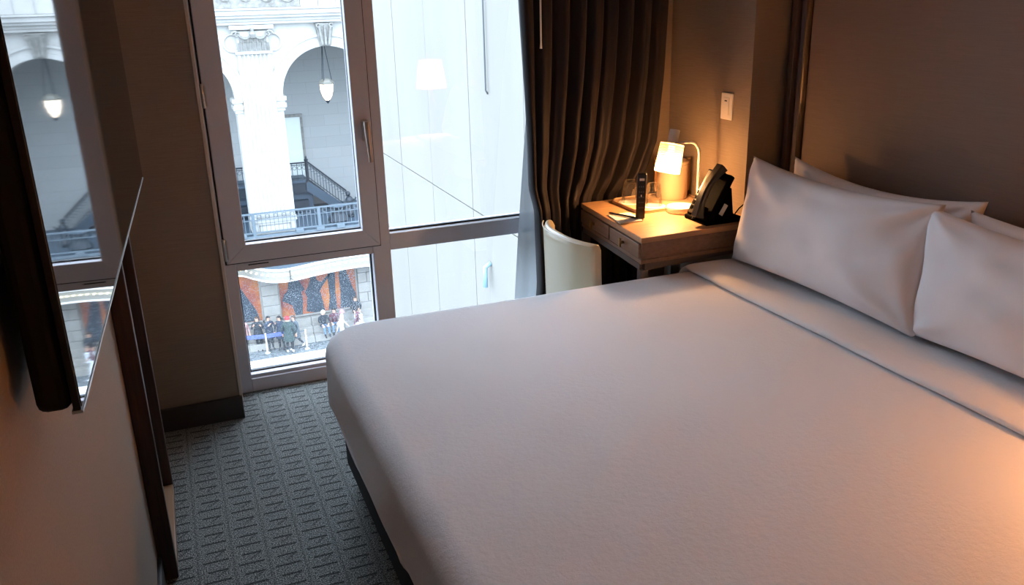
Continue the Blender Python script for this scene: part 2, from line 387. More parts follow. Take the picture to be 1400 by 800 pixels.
# ------------------------------------------------------------------ television and mirror on the left wall
DL = R(2.2); CC = -.185
dn = Vector((math.cos(DL), -math.sin(DL), 0)); dt = Vector((math.sin(DL), math.cos(DL), 0)); p0 = dn*CC
def onscreen(yy): return p0 + dt*((yy - p0.y)/dt.y)
near_, far_ = onscreen(1.065), onscreen(2.63); z0t, z1t = 1.19, 2.05
t = thing('television', 'large flat black television on the left wall reflecting the window', 'television', (near_+far_)/2+Vector((0, 0, z0t)))
def slab(a, b, d0, d1, z0, z1): # d: distance in front of the plane along the normal
    return MB().hexa([tuple((p+dn*d)+Vector((0, 0, z))) for z in (z0, z1) for p, d in ((a, d1), (b, d1), (b, d0), (a, d0))])
sub(slab(near_, far_, -.010, -.0015, z0t, z1t), 'bezel', m_black, t, bevel=.001)
sub(slab(near_, far_, -.012, .0005, z0t-.004, z0t-.0002), 'lower_trim', m_chrome, t)
sub(slab(near_+dt*.003, far_-dt*.003, -.003, 0, z0t+.004, z1t-.004), 'screen', m_screen, t)
bk = slab(near_+dt*.0, far_-dt*.5, -.050, -.0105, z0t+.0, z1t-.03); o = sub(bk, 'rear_housing', m_blackmat, t, bevel=.012, seg=3)
for zz in (1.45, 1.8): sub(MB().bar(onscreen(1.6)-dn*.05+Vector((0, 0, zz)), Vector((XL+.001, 1.6, zz)), .06, .08), 'wall_bracket', m_black, t)

t = thing('wall_mirror', 'full-length mirror in a dark wood frame below the television', 'mirror', (XL, 2.7, 0))
my0, my1, mz1 = 2.424, 2.975, 2.02
sub(MB().box(XL, -.165, my0, my0+.035, 0, mz1), 'frame_side', m_wood, t, bevel=.003)
sub(MB().box(XL, -.165, my1-.03, my1, 0, mz1), 'frame_side', m_wood, t, bevel=.003)
o = sub(MB().box(XL, -.165, my0+.035, my1-.03, 0, .035), 'frame_bottom', m_lightwood, t, bevel=.003); o['label'] = 'lighter bottom rail'  # bottom rail in a lighter wood colour than the sides
sub(MB().box(XL, -.165, my0+.035, my1-.03, mz1-.035, mz1), 'frame_top', m_wood, t, bevel=.003)
sub(MB().box(XL+.001, XL+.030, my0+.035, my1-.03, .035, mz1-.035), 'mirror_glass', m_mirror, t)

# ------------------------------------------------------------------ bed
BX0, BX1, BY0, BY1, BZ = .372, 2.36, .82, 2.80, .60
bed = thing('bed', 'king bed with a black upholstered base under white bedding', 'bed', (1.3, 1.8, 0))
sub(MB().box(.425, 2.34, .87, 2.755, .075, .33), 'bed_base', m_blackmat, bed, bevel=.012)
sub(MB().box(.395, 2.35, .85, 2.775, .332, .585), 'mattress', m_sheet, bed, bevel=.05, seg=4)
for x in (.50, 1.35, 2.2):
    for y in (.95, 1.8, 2.68): sub(MB().lathe([(.024, 0), (.028, .076)], (x, y, 0), 12), 'leg', m_black, bed)
RR = .060; RC = .11
def wrap(a, b, off=0.0, drop=.238):
    """lay cloth point (a,b) over the mattress top, bending it down past the rounded outline"""
    ix0, ix1, iy0, iy1 = BX0+RR+RC, 9, BY0+RR+RC, BY1-RR-RC
    cx = min(max(a, ix0), ix1); cy = min(max(b, iy0), iy1)
    d = Vector((a-cx, b-cy)); L = d.length; s = L-RC
    if s <= 0:
        n = Vector((0, 0, 1)); p = Vector((a, b, BZ))
        crown = .012*min(1, -s/.35) if L > 0 else .012
    else:
        u = d/L; s = min(s, drop+RR*.57)
        base = Vector((cx+u.x*RC, cy+u.y*RC, BZ))
        if s < RR*math.pi/2:
            th = s/RR; p = base+Vector((u.x*RR*math.sin(th), u.y*RR*math.sin(th), -RR*(1-math.cos(th)))); n = Vector((u.x*math.sin(th), u.y*math.sin(th), math.cos(th)))
        else:
            dd = s-RR*math.pi/2; n = Vector((u.x, u.y, 0)); p = base+Vector((u.x*RR, u.y*RR, -RR-dd))
            w_ = math.sin((a*9+b*7)*1.3)*.004+noise.noise(Vector((a*4, b*4, 0)))*.006
            p += n*w_*min(1, dd/.1)
            if dd > drop-.10: p.z += noise.noise(Vector((a*3, b*3, 5)))*.018
    wv = noise.noise(Vector((a*1.6, b*1.6, 3)))*.006+noise.noise(Vector((a*5, b*5, 8)))*.0022
    p.z += wv*(1 if s <= 0 else max(0, 1-s/.1))
    return p+n*off
def cover(a0, a1, na, offs, nb=150):
    mb = MB(); b0, b1 = BY0-.27, BY1+.27
    mb.grid(nb, na, lambda i, j: wrap(a0+(a1-a0)*j, b0+(b1-b0)*i, offs(j)))
    return mb
sp_ = cover(BX0-.24, 2.34, 170, lambda j: .0)
spread = sp_.build('bedspread', m_sheet, smooth=True); tag(spread, 'smooth white sheet spread over the bed', 'bedspread')
mo = spread.modifiers.new('thick', 'SOLIDIFY'); mo.thickness = .006; mo.offset = -1
prof = [(1.845, .003), (1.828, .004), (1.819, .009), (1.817, .016), (1.822, .023), (1.836, .027), (1.86, .028), (1.90, .027), (1.95, .026), (2.0, .025), (2.06, .022), (2.2, .012), (2.33, .008)]
mb = MB(); nb = 150; b0, b1 = BY0-.25, BY1+.245
def fold_pt(i, j):
    a, o = prof[round(j*(len(prof)-1))]; b = b0+(b1-b0)*i
    p = wrap(a+.004*math.sin(b*3), b, o*(1+.5*noise.noise(Vector((b*2.2, a, 0)))), .22)
    return p
mb.grid(nb, len(prof), fold_pt)
fo = mb.build('turned_down_fold', m_sheet, smooth=True); fo.parent = spread; fo['label'] = 'folded-back top band with a crease'

def pillow(name, label, BL, BR, TL, th, seed, group='white bed pillows', sag=.0, pinch=.05, notch=None):
    BL, BR, TL = Vector(BL), Vector(BR), Vector(TL); U = BR-BL; V = TL-BL; Nn = U.cross(V).normalized()
    if Nn.x > 0: Nn = -Nn          # faces the foot of the bed
    nu, nv = 64, 44
    def pt(side):
        def fn(i, j):
            u, v_ = i*2-1, j*2-1
            # outline pinched inwards along the sides, corners stay out
            uu = u*(1-pinch*(1-v_*v_)**1.0*(abs(u)**3)); vv = v_*(1-pinch*1.4*(1-u*u)*(abs(v_)**3))
            e = max(0.0, (1-u**4))**.55*max(0.0, (1-v_**4))**.55
            h = th*e*(.82+.18*math.cos(u*1.3))
            wr = noise.noise(Vector((u*2.2+seed, v_*2.2, seed*1.7)))*.016+noise.noise(Vector((u*5+seed, v_*4, seed)))*.006
            # creases radiating from the corners
            for cu, cv in ((1, -1), (-1, 1), (1, 1), (-1, -1)):
                du, dv = u-cu, v_-cv; r_ = math.hypot(du, dv); ang = math.atan2(dv, du)
                wr += (.020 if (cu, cv) == (1, 1) else .012)*math.sin(ang*8+seed)*math.exp(-(r_/.62)**2)*min(1, r_*4)
            h += wr*e
            p = BL+U*(uu+1)/2+V*(vv+1)/2+Nn*h*side*(1 if side > 0 else .75)
            p.z -= sag*(1-u*u)*max(0, v_)
            if notch and v_ > .3:
                p.z -= notch[1]*math.exp(-((u-notch[0])/.05)**2)*(v_-.3)
            return p
        return fn
    mb = MB(); mb.grid(nu, nv, pt(1)); mb.grid(nu, nv, pt(-1))
    o = mb.build(name, m_pillow, smooth=True)
    bm = bmesh.new(); bm.from_mesh(o.data); bmesh.ops.remove_doubles(bm, verts=bm.verts, dist=.0004); bmesh.ops.recalc_face_normals(bm, faces=bm.faces); bm.to_mesh(o.data); bm.free()
    return tag(o, label, 'pillow', group)
pillow('pillow', 'large white pillow leaning in front beside the desk', (2.015, 2.73, .635), (2.005, 1.79, .635), (2.135, 2.79, 1.025), .085, 1.3, sag=.02)
pillow('pillow', 'white pillow mostly hidden behind the front pillow near the desk', (2.20, 2.68, .635), (2.20, 1.80, .635), (2.262, 2.70, 1.025), .07, 4.1, sag=.035)
pillow('pillow', 'white front pillow cut off by the right edge of the picture', (2.025, 1.84, .635), (2.02, .92, .635), (2.12, 1.905, 1.012), .085, 7.7, sag=.02)
pillow('pillow', 'white rear pillow with a folded corner at the right edge', (2.165, 1.78, .635), (2.165, .88, .635), (2.20, 1.825, 1.005), .07, 9.2, sag=.01)

# ------------------------------------------------------------------ desk
dk = thing('desk', 'tan wooden desk with two drawers on a metal frame', 'desk', (1.9, 3.1, 0))
A_, B_, C_, D_ = Vector((1.636, 2.792)), Vector((2.195, 2.80)), Vector((2.195, 3.435)), Vector((1.694, 3.435))
def quad(inset, z0, z1, mb=None):
    c = (A_+B_+C_+D_)/4; P = [A_, B_, C_, D_]; out = []
    for p in P:
        d = (p-c); out.append(p-Vector((math.copysign(inset, d.x), math.copysign(inset, d.y))))
    mb = mb or MB(); return mb.prism([tuple(p) for p in out], 'z', z0, z1)
sub(quad(0, .728, .75), 'desk_top', m_oak, dk, bevel=.0025)
sub(quad(.006, .660, .7275), 'apron', m_oak2, dk, bevel=.002)
sub(quad(.002, .643, .6595), 'lower_edge', m_oak2, dk, bevel=.002)
e1 = (D_-A_).normalized(); nn = Vector((-e1.y, e1.x))
if nn.x > 0: nn = -nn
L = (D_-A_).length
for k, (s0, s1) in enumerate(((.012, .30), (.312, L-.012))):
    a = A_+e1*s0+nn*-.005; b = A_+e1*s1+nn*-.005
    dm = MB().hexa([(*(p+nn*d), z) for z in (.666, .724) for p, d in ((a, .011), (b, .011), (b, 0), (a, 0))])
    dw = sub(dm, 'drawer', m_oak2, dk, bevel=.002)
    c = (a+b)/2+nn*.010; 
    kb = MB(); kb.bar((*(c), .695), (*(c+nn*.014), .695), .010); kb.obox((*(c+nn*.017), .695), (*e1, 0), (*nn, 0), (0, 0, 1), .006, .004, .018)
    k_ = kb.build('drawer_pull', m_brass, bevel=.0015); k_.parent = dw
fm = MB(); t_ = .028
def P3(p, z): return (p.x, p.y, z)
i4 = [A_+Vector((.018, .016)), B_+Vector((-.018, .055)), C_+Vector((-.018, -.016)), D_+Vector((.018, -.016))]
for k in range(4): fm.bar(P3(i4[k], .630), P3(i4[(k+1) % 4], .630), .03, .025)
sub(fm, 'metal_frame', m_silver, dk)
for p in i4: sub(MB().bar(P3(p, 0), P3(p, .617), .032), 'leg', m_silver, dk, bevel=.002)

# chair: curved cream back facing the desk
ch = thing('chair', 'cream leather tub-back chair drawn up to the desk', 'chair', (1.62, 3.07, 0))
R0 = .30; cx, cy = 1.735, 3.06
def backpt(th, z, d):
    r_ = R0+d+.012*math.cos((z-.45)*6)
    ex = .345
    # shallow curve: flattened circle
    u = th/TH                       # -1 far end .. 1 near end; a shallow curve, open towards the desk
    return (1.382+.060*abs(u)**2.4-d-.03*(z-.74), 3.050-(.232+d*.3)*u, z)
TH = R(62)
mb = MB(); nu, nv = 36, 14
ztop = lambda u: .742-.004*abs(u)
def outer(i, j):
    u = i*2-1; th = u*TH; z = .40+(ztop(u)-.40)*j
    rr = .0 if j < .93 else -.012*((j-.93)/.07)**2
    return backpt(th, z, rr)
def inner(i, j):
    u = i*2-1; th = u*TH; z = .40+(ztop(u)-.40)*j
    return backpt(th, z, -.045+(.012*((j-.93)/.07)**2 if j > .93 else 0))
mb.grid(nu, nv, outer); mb.grid(nu, nv, inner)
mb.grid(nu, 2, lambda i, j: inner(i, 1) if j > .5 else outer(i, 1)); mb.grid(nu, 2, lambda i, j: inner(i, 0) if j > .5 else outer(i, 0))
for e in (0, 1): mb.grid(2, nv, lambda i, j, e=e: inner(e, j) if i > .5 else outer(e, j))
ob = sub(mb, 'backrest', m_cream, ch, smooth=True)
bm = bmesh.new(); bm.from_mesh(ob.data); bmesh.ops.remove_doubles(bm, verts=bm.verts, dist=.0005); bmesh.ops.recalc_face_normals(bm, faces=bm.faces); bm.to_mesh(ob.data); bm.free()
ob.data.set_sharp_from_angle(angle=R(50))
bv = ob.modifiers.new('edge', 'BEVEL'); bv.width = .010; bv.segments = 3; bv.limit_method = 'ANGLE'; bv.angle_limit = R(50)
mb = MB(); pts = [backpt(u*TH, ztop(u)-.006, .0022) for u in (k/18-1 for k in range(37))]; mb.tube(pts, .003, 6); sub(mb, 'piping', m_cream, ch, smooth=True)
sub(MB().box(1.44, 1.86, 2.86, 3.24, .33, .41), 'seat', m_cream, ch, bevel=.03, seg=4)
for x in (1.48, 1.82):
    for y in (2.89, 3.21): sub(MB().tube([(x, y, .34), (x+(.02 if x > 1.6 else -.02), y, 0)], [.018, .012], 10), 'leg', m_wood, ch, smooth=True)

# ------------------------------------------------------------------ things on the desk
ZD = .75
dl = thing('desk_lamp', 'lit white desk lamp with a perforated tilted shade', 'lamp', (2.0, 3.09, ZD))
sub(MB().lathe([(.060, 0), (.063, .004), (.063, .022), (.060, .027), (.0, .0275)], (2.0, 3.085, ZD), 40, close=False), 'base', m_white, dl, auto=40)
arc = [(2.095, 3.115, ZD+.0), (2.095, 3.115, .99)]
arc = [(2.058, 3.10, ZD+.02), (2.090, 3.112, ZD+.03), (2.098, 3.115, ZD+.10), (2.100, 3.115, .98)]
arc = [(2.100, 3.115, ZD+.012)]+[(2.100, 3.115, z) for z in (.82, .90, .98)]
for k in range(1, 9):
    a = k/8*R(92); arc.append((2.100-.055*(1-math.cos(a)), 3.115-.004*k/8, .98+.062*math.sin(a)))
arc.append((1.985, 3.10, 1.046))
sub(MB().tube(arc, .0062, 10), 'stem', m_white, dl, smooth=True)
sub(MB().lathe([(.012, 0), (.012, .004), (.0075, .014)], (2.100, 3.115, ZD+.0), 16), 'stem_foot', m_white, dl, smooth=True)
tilt = Matrix.Rotation(R(16), 4, 'Y') @ Matrix.Rotation(R(-8), 4, 'X')
sc_ = Vector((1.943, 3.10, .985))
def lathe_uv(name, r0, r1, h, mtx, c, m, parent, seg=64, rows=8, wall=.0):
    mb = MB(); prof = [(r0+(r1-r0)*k/rows, -h/2+h*k/rows) for k in range(rows+1)]
    mb.lathe(prof, c, seg, mtx, close=False); o = sub(mb, name, m, parent, smooth=True)
    uv = o.data.uv_layers.new(name='UVMap')
    for poly in o.data.polygons:
        for li, vi in zip(poly.loop_indices, poly.vertices):
            k, r_ = vi % seg, vi//seg
            if k == 0 and any(v % seg == seg-1 for v in poly.vertices): k = seg
            uv.data[li].uv = (k/seg, r_/rows)
    return o
lathe_uv('lamp_shade', .054, .050, .120, tilt, sc_, m_shade, dl)
sub(MB().lathe([(.050, .059), (.050, .0605), (.021, .0615), (.021, .060)], sc_, 40, tilt), 'shade_top', m_white, dl)
sub(MB().lathe([(.022, .061), (.022, .118), (.020, .120), (0, .120)], sc_, 24, tilt, close=False), 'socket_cap', m_white, dl, auto=40)
sub(MB().lathe([(.012, .05), (.014, .03), (.024, .005), (.022, -.015), (.010, -.028), (.0, -.031)], sc_, 20, tilt, close=False), 'bulb', mat('frosted_bulb', '#ffffff', .4, emis='#ffb060', estr=25), dl, smooth=True)
def lamp(name, loc, power, color, radius, parent):
    l = bpy.data.lights.new(name, 'POINT'); l.energy = power; l.color = color; l.shadow_soft_size = radius
    o = bpy.data.objects.new(name, l); COL.objects.link(o); o.parent = parent; o.matrix_parent_inverse = Matrix.Translation(parent.location).inverted(); o.location = loc
    return o
lamp('bulb_light', sc_+Vector((0, 0, -.045)), 6.5, (1.0, .50, .19), .02, dl)

m_phone = mat('soft_black_plastic', '#040404', .9, spec=.06)
ph = thing('desk_phone', 'black desk telephone standing on the desk beside the pillows', 'telephone', (2.02, 2.93, ZD))
sub(MB().prism([(1.955, ZD), (2.125, ZD), (2.125, ZD+.022), (2.09, ZD+.035), (1.955, ZD+.018)], 'y', 2.83, 2.99), 'base', m_phone, ph, bevel=.004)
sub(MB().prism([(2.035, ZD+.02), (2.10, ZD+.02), (2.085, ZD+.14), (2.060, ZD+.13)], 'y', 2.85, 2.97), 'stand', m_phone, ph, bevel=.004)
ca, sa_ = math.cos(R(58)), math.sin(R(58))
o0 = Vector((1.965, 2.91, ZD+.022)); ux = Vector((ca*.9, 0, sa_)).normalized(); nx = Vector((-ux.z, 0, ux.x))
sub(MB().obox(o0+ux*.10-nx*.012, ux, (0, 1, 0), nx, .102, .078, .014), 'console', m_phone, ph, bevel=.006)
m_face = mat('dark_phone_face', '#2c2622', .4)
sub(MB().obox(o0+ux*.10+nx*.004, ux, (0, 1, 0), nx, .095, .030, .0035), 'face_plate', m_face, ph, bevel=.002).location = (0, .035, 0)
kp = MB()
for r_ in range(4):
    for c_ in range(3): kp.obox(o0+ux*(.03+.022*r_)+nx*.009+Vector((0, .015+.02*c_, 0)), ux, (0, 1, 0), nx, .007, .007, .002)
sub(kp, 'keypad', m_phone, ph)
hm = MB(); vs = []; nk_ = 17
for k in range(nk_):
    s_k = k/(nk_-1); c = o0+ux*(-.004+.222*s_k)+nx*(.030+.026*math.sin(math.pi*s_k))+Vector((0, -.040, 0))
    tk_ = .010+.008*abs(2*s_k-1)**3; hw = .021+.003*abs(2*s_k-1); dk_ = nx*1.0+ux*(-.9*math.cos(math.pi*s_k)*.35); dk_.normalize()
    for sy_, sn in ((-1, -1), (-1, .4), (-.75, 1), (.75, 1), (1, .4), (1, -1)): vs.append(c+Vector((0, sy_*hw, 0))+dk_*sn*tk_)
hm.add(vs, [(6*k+m, 6*k+(m+1) % 6, 6*k+6+(m+1) % 6, 6*k+6+m) for k in range(nk_-1) for m in range(6)]+[tuple(range(6)), tuple(range(6*nk_-6, 6*nk_))])
sub(hm, 'handset', mat('glossy_black_plastic', '#080706', .38, spec=.5), ph, auto=35, bevel=.002)
for e in (.03, .185): sub(MB().obox(o0+ux*e+nx*.018+Vector((0, -.040, 0)), ux, (0, 1, 0), nx, .016, .018, .010), 'cradle', m_phone, ph, bevel=.002)
sub(MB().obox((2.045, 2.845, ZD+.055), (ca, 0, sa_), (0, 1, 0), (-sa_, 0, ca), .024, .002, .009), 'paper_label', m_paper, ph)
cord = [(1.965+.012*math.cos(k*1.25)-.0009*k, 2.835+.012*math.sin(k*1.25)+.0006*k, ZD+.012+.00035*k) for k in range(50)]
sub(MB().tube(cord, .0035, 6), 'coiled_cord', m_phone, ph, smooth=True)
cord = [(2.12, 2.88, ZD+.012), (2.14, 2.87, ZD+.045), (2.16, 2.87, ZD+.058), (2.178, 2.875, ZD+.045), (2.182, 2.885, ZD+.012), (2.187, 2.89, ZD+.004)]
sub(MB().tube(cord, .0028, 6), 'line_cord', m_phone, ph, smooth=True)

rm = thing('remote_control', 'slim black remote control standing upright on the desk', 'remote', (1.785, 3.06, ZD))
sub(MB().obox((1.787, 3.06, ZD+.098), (1, -.5, 0), (.5, 1, 0), (0.03, 0, 1), .019, .010, .095), 'body', m_black, rm, bevel=.004, seg=3)
bt = MB(); fdir = Vector((-.5, -1, 0)).normalized(); sdir = Vector((1, -.5, 0)).normalized()
for k in range(5):
    for s in (-.008, 0, .008): bt.obox(Vector((1.787, 3.06, ZD+.05+.022*k))+fdir*.0103+sdir*s, sdir, fdir, (0, 0, 1), .0025, .0008, .003)
sub(bt, 'buttons', mat('grey_buttons', '#4a4a4a', .5), rm)
sub(MB().obox(Vector((1.789, 3.06, ZD+.168))+fdir*.0103, sdir, fdir, (0, 0, 1), .010, .0008, .005), 'white_label', m_paper, rm); sub(MB().obox(Vector((1.787, 3.06, ZD+.10))+fdir*.0108, sdir, fdir, (0, 0, 1), .002, .0008, .004), 'white_mark', m_paper, rm)
pd = MB(); pd.prism([(1.690, 3.170), (1.668, 3.020), (1.772, 3.018), (1.795, 3.160)], 'z', ZD+.0003, ZD+.005)
tag(pd.build('notepad', m_paper), 'white notepad lying on the desk under the pen', 'notepad')
pn = MB(); pn.tube([(1.700, 3.176, ZD+.010), (1.704, 3.168, ZD+.0105), (1.752, 3.055, ZD+.0105), (1.760, 3.036, ZD+.009)], [.0035, .0045, .0045, .0012], 10)
tag(pn.build('pen', m_black, smooth=True), 'black pen lying across the white notepad', 'pen')

# tray, glasses, bucket
tr_ = MB(); tx0, tx1, ty0, ty1 = 1.815, 2.185, 3.125, 3.40
def rrect(x0, x1, y0, y1, r, n=6):
    P = []
    for cx_, cy_, a0 in ((x1-r, y1-r, 0), (x0+r, y1-r, 90), (x0+r, y0+r, 180), (x1-r, y0+r, 270)):
        P += [(cx_+r*math.cos(R(a0+90*k/n)), cy_+r*math.sin(R(a0+90*k/n))) for k in range(n+1)]
    return P
tr_.prism(rrect(tx0, tx1, ty0, ty1, .05), 'z', ZD+.0005, ZD+.007)
tray = tag(tr_.build('tray', mat('glossy_tan_tray', '#c9a888', .15), bevel=.002), 'glossy tan tray under the glasses and ice bucket', 'tray')
rim = [(x, y, ZD+.011) for x, y in rrect(tx0+.004, tx1-.004, ty0+.004, ty1-.004, .048)]; rim.append(rim[0])
o = MB().tube(rim, .0045, 8).build('rim', tray.data.materials[0], smooth=True); o.parent = tray
TZ = ZD+.0072
def tumbler(x, y, label):
    t = thing('drinking_glass', label, 'glass', (x, y, TZ+.0025), 'upturned drinking glasses on the tray')
    g = MB(); h = .098
    g.lathe([(.038, .001), (.0395, .003), (.037, .03), (.030, h-.006), (.0285, h), (0, h), (0, h-.012), (.0265, h-.013), (.0345, .03), (.0365, .003), (.0378, .001)], (0, 0, 0), 40, close=False)
    o = g.build('tumbler', m_tumbler, t, smooth=True)
    c = MB().lathe([(.052, 0), (.052, .0012), (0, .0012)], (0, 0, -.0023), 32, close=False).build('paper_coaster', m_paper, t); return t
tumbler(1.880, 3.315, 'upturned glass nearest the curtain on the tray')
tumbler(1.935, 3.205, 'upturned glass between the remote control and the ice bucket')
ib = thing('ice_bucket', 'beige cylindrical ice bucket behind the lamp shade', 'ice bucket', (2.095, 3.315, TZ))
sub(MB().lathe([(.066, 0), (.069, .004), (.070, .15), (.067, .155), (.064, .155)], (2.095, 3.315, TZ), 40), 'body', m_bucket, ib, auto=40)
sub(MB().lathe([(.069, .156), (.071, .158), (.071, .168), (.066, .172), (0, .174)], (2.095, 3.315, TZ), 40, close=False), 'lid', m_bucket, ib, auto=40)
hp = [(2.095+.0725*math.cos(a), 3.315+.0725*math.sin(a), TZ+.155+.0*k) for k, a in enumerate([R(-60), R(-50), R(-40)])]
for sgn in (-1, 1):
    c = Vector((2.095, 3.315, TZ))+Vector((.0735*math.cos(R(-20)), .0735*math.sin(R(-20)), 0))*sgn
    sub(MB().bar(c+Vector((0, 0, .03)), c+Vector((0, 0, .172)), .014, .004), 'handle_strap', m_strap, ib, bevel=.001)
    sub(MB().lathe([(.009, -.004), (.010, 0), (.009, .004)], c+Vector((0, 0, .178)), 12), 'strap_ring', m_brass, ib, smooth=True)

# ------------------------------------------------------------------ curtains
def interp(z, tab):
    for (z0, a), (z1, b) in zip(tab, tab[1:]):
        if z <= z1: return a+(b-a)*max(0, (z-z0))/(z1-z0) if z > z0 else a
    return tab[-1][1]
def sm(x): x = min(1, max(0, x)); return x*x*(3-2*x)
XLT = [(0.02, 1.44), (.4, 1.475), (1.0, 1.462), (1.63, 1.435), (2.5, 1.43)]
XRT = [(0.02, 2.03), (.56, 2.03), (.66, 1.97), (.76, 1.95), (.84, 2.02), (1.0, 2.085), (1.3, 2.11), (1.63, 2.12), (2.5, 2.14)]
def curt(i, j):
    z = .02+2.48*j; x0 = interp(z, XLT); x1 = interp(z, XRT)
    u = i
    # folds gather towards the left lower down
    g = sm((1.7-z)/1.2); uu = u**(1+.35*g)
    x = x0+(x1-x0)*uu
    amp = .033*(1-.25*g)+.006*math.sin(u*17)
    ph_ = u*17.0*math.pi+2.6+.5*math.sin(u*9+z*.8)+.25*noise.noise(Vector((u*5, z*1.3, 0)))
    f = math.sin(ph_); f = math.copysign(abs(f)**.75, f)
    y = 3.468+f*amp+.006*math.sin(ph_*2.3+z)
    below = sm((.85-z)/.12)
    y = min(y, 3.518)
    lo = 3.452*sm((x-1.62)/.06)
    if z < .85: y = max(y-.055*below*(1-sm((x-1.55)/.12)), lo)
    x += .008*math.cos(ph_)
    return Vector((x, y, z))
mb = MB(); mb.grid(330, 90, curt)
cur = mb.build('blackout_curtain', m_curtain, smooth=True); tag(cur, 'dark brown satin curtain hanging in folds beside the window', 'curtain')
mo = cur.modifiers.new('thick', 'SOLIDIFY'); mo.thickness = .002
sh = MB()
def shf(i, j):
    z = .03+2.44*j; x0 = interp(z, [(.03, 1.405), (.3, 1.418), (.665, 1.449), (1.35, 1.516), (1.63, 1.560), (2.5, 1.60)]); x1 = 1.80
    x = x0+(x1-x0)*i; return Vector((x, 3.585+.012*math.sin(i*26+.5*z)*(.3+.7*i), z))
sh.grid(90, 40, shf)
tag(sh.build('sheer_curtain', m_sheer, smooth=True), 'thin white sheer curtain between the pane and the brown curtain', 'curtain')
tag(MB().tube([(1.500, 3.415, 2.46), (1.497, 3.412, 1.46), (1.4965, 3.412, 1.436)], [.004, .004, .0055], 10).build('curtain_wand', m_white, smooth=True), 'thin white pull wand hanging in front of the brown curtain', 'curtain wand')
tk = MB().box(1.3, 2.15, 3.44, 3.62, 2.502, 2.53); tag(tk.build('curtain_track', m_white), 'white ceiling-height track the curtains hang from', 'curtain track')

# ------------------------------------------------------------------ bedside table and lamp near the viewer (seen as the reflection in the right pane)
nt = thing('bedside_table', 'wooden bedside table on the near side of the bed', 'table', (2.10, .52, 0))
sub(MB().box(1.83, 2.34, .30, .74, .50, .53), 'table_top', m_oak, nt, bevel=.003)
sub(MB().box(1.85, 2.32, .32, .72, .38, .499), 'drawer_box', m_oak2, nt, bevel=.003)
for x in (1.87, 2.30):
    for y in (.33, .71): sub(MB().bar((x, y, 0), (x, y, .379), .03), 'leg', m_silver, nt)
LP = Vector((2.045, .60, 0))
bl = thing('bedside_lamp', 'lit white shaded table lamp reflected in the right pane', 'lamp', LP+Vector((0, 0, .531)))
sub(MB().lathe([(.075, .531), (.078, .535), (.075, .55), (.02, .556), (.016, .60), (.045, .68), (.05, .76), (.03, .86), (.012, .90), (.012, 1.02)], LP, 32, close=False), 'base', m_wood, bl, smooth=True)
o = MB().lathe([(.125, .955), (.092, 1.175)], LP, 48, close=False); sub(o, 'lamp_shade', m_shade2, bl, smooth=True)
sub(MB().lathe([(.01, 1.02), (.03, 1.06), (.024, 1.09), (.0, 1.10)], LP, 20, close=False), 'bulb', mat('warm_bulb', '#ffffff', .4, emis='#ff9a50', estr=30), bl, smooth=True)
lamp('bedside_light', LP+Vector((0, 0, 1.035)), 42.0, (1.0, .43, .15), .07, bl)

# ================================================================== outside
GZ = -14.2
struct(MB().box(-45, 60, 3.92, 75, GZ-.3, GZ), 'plaza_ground', m_pave, 'grey paved plaza far below the window')

# side wall of pale panels
SX, SY1 = 3.5, 15.45
sw = thing('panelled_wall', 'pale panelled wall filling the right window pane', 'wall', (SX+.3, 9.5, GZ))
sub(MB().box(SX+.03, SX+.45, 3.95, SY1-.02, GZ, 3.4), 'wall_core', m_joint, sw)
ys = [3.95, 4.95, 6.68, 8.45, 10.22, 12.00, 13.74, SY1]
zj = [GZ, -11.5, -8.0, -4.45, -.94, 3.4]
for a, b in zip(ys, ys[1:]):
    for c, d in zip(zj, zj[1:]):
        g = .008; sub(MB().box(SX+random.uniform(-.003, .003), SX+.032, a+g, b-g, c+g, d-g), 'panel', m_side, sw)
sub(MB().box(SX+.0, SX+.45, SY1-.022, SY1, GZ, 3.4), 'end_panel', m_side, sw)
tag(MB().tube([(SX-.03, 9.505, 3.2), (SX-.03, 9.515, .62), (SX-.005, 9.52, .58)], .010, 8).build('wand_reflection_tube', m_joint, smooth=True), 'thin grey tube imitating the curtain wand reflected in the right pane', 'pipe')  # added tube stands in for the curtain wand's reflection in the glass
tag(MB().tube([(SX-.005, 9.62, -1.50), (SX-.08, 9.62, -1.54), (SX-.085, 9.62, -1.80)], .03, 10).build('bent_tube', mat('blue_grey_tube', '#7f9fae', .4), smooth=True), 'small blue-grey bent tube low on the pale panelled wall', 'pipe')  # small bent blue-grey tube set on the panelled wall

# arcade building
fb = thing('arcaded_building', 'white stone arcaded building across the plaza', 'building', (4, 42, GZ))
FY, FD = 40.0, 1.1
CEN = [-5.35, .85, 7.05, 13.25]; RA, ZS = 2.10, -2.33
ZF = -8.42
def arch_wall(xc):
    """one bay: wall above a round arch, front, back and soffit"""
    mb = MB(); n = 28; x0, x1, zt = xc-3.1, xc+3.1, .80
    th = [math.pi-math.pi*k/n for k in range(n+1)]
    A = [(xc+RA*math.cos(t), ZS+RA*math.sin(t)) for t in th]
    outer_ = [(x0+(x1-x0)*k/n, zt) for k in range(n+1)]
    for y in (FY, FY+FD):
        vs = [(x, y, z) for x, z in A]+[(x, y, z) for x, z in outer_]
        mb.add(vs, [(k, k+1, n+1+k+1, n+1+k) for k in range(n)])
        mb.add([(x0, y, ZS), (A[0][0], y, ZS), (x0, y, zt)], [(0, 1, 2)]); mb.add([(A[-1][0], y, ZS), (x1, y, ZS), (x1, y, zt)], [(0, 1, 2)])
    vs = [(x, FY, z) for x, z in A]+[(x, FY+FD, z) for x, z in A]; mb.add(vs, [(k, k+1, n+1+k+1, n+1+k) for k in range(n)])
    return mb
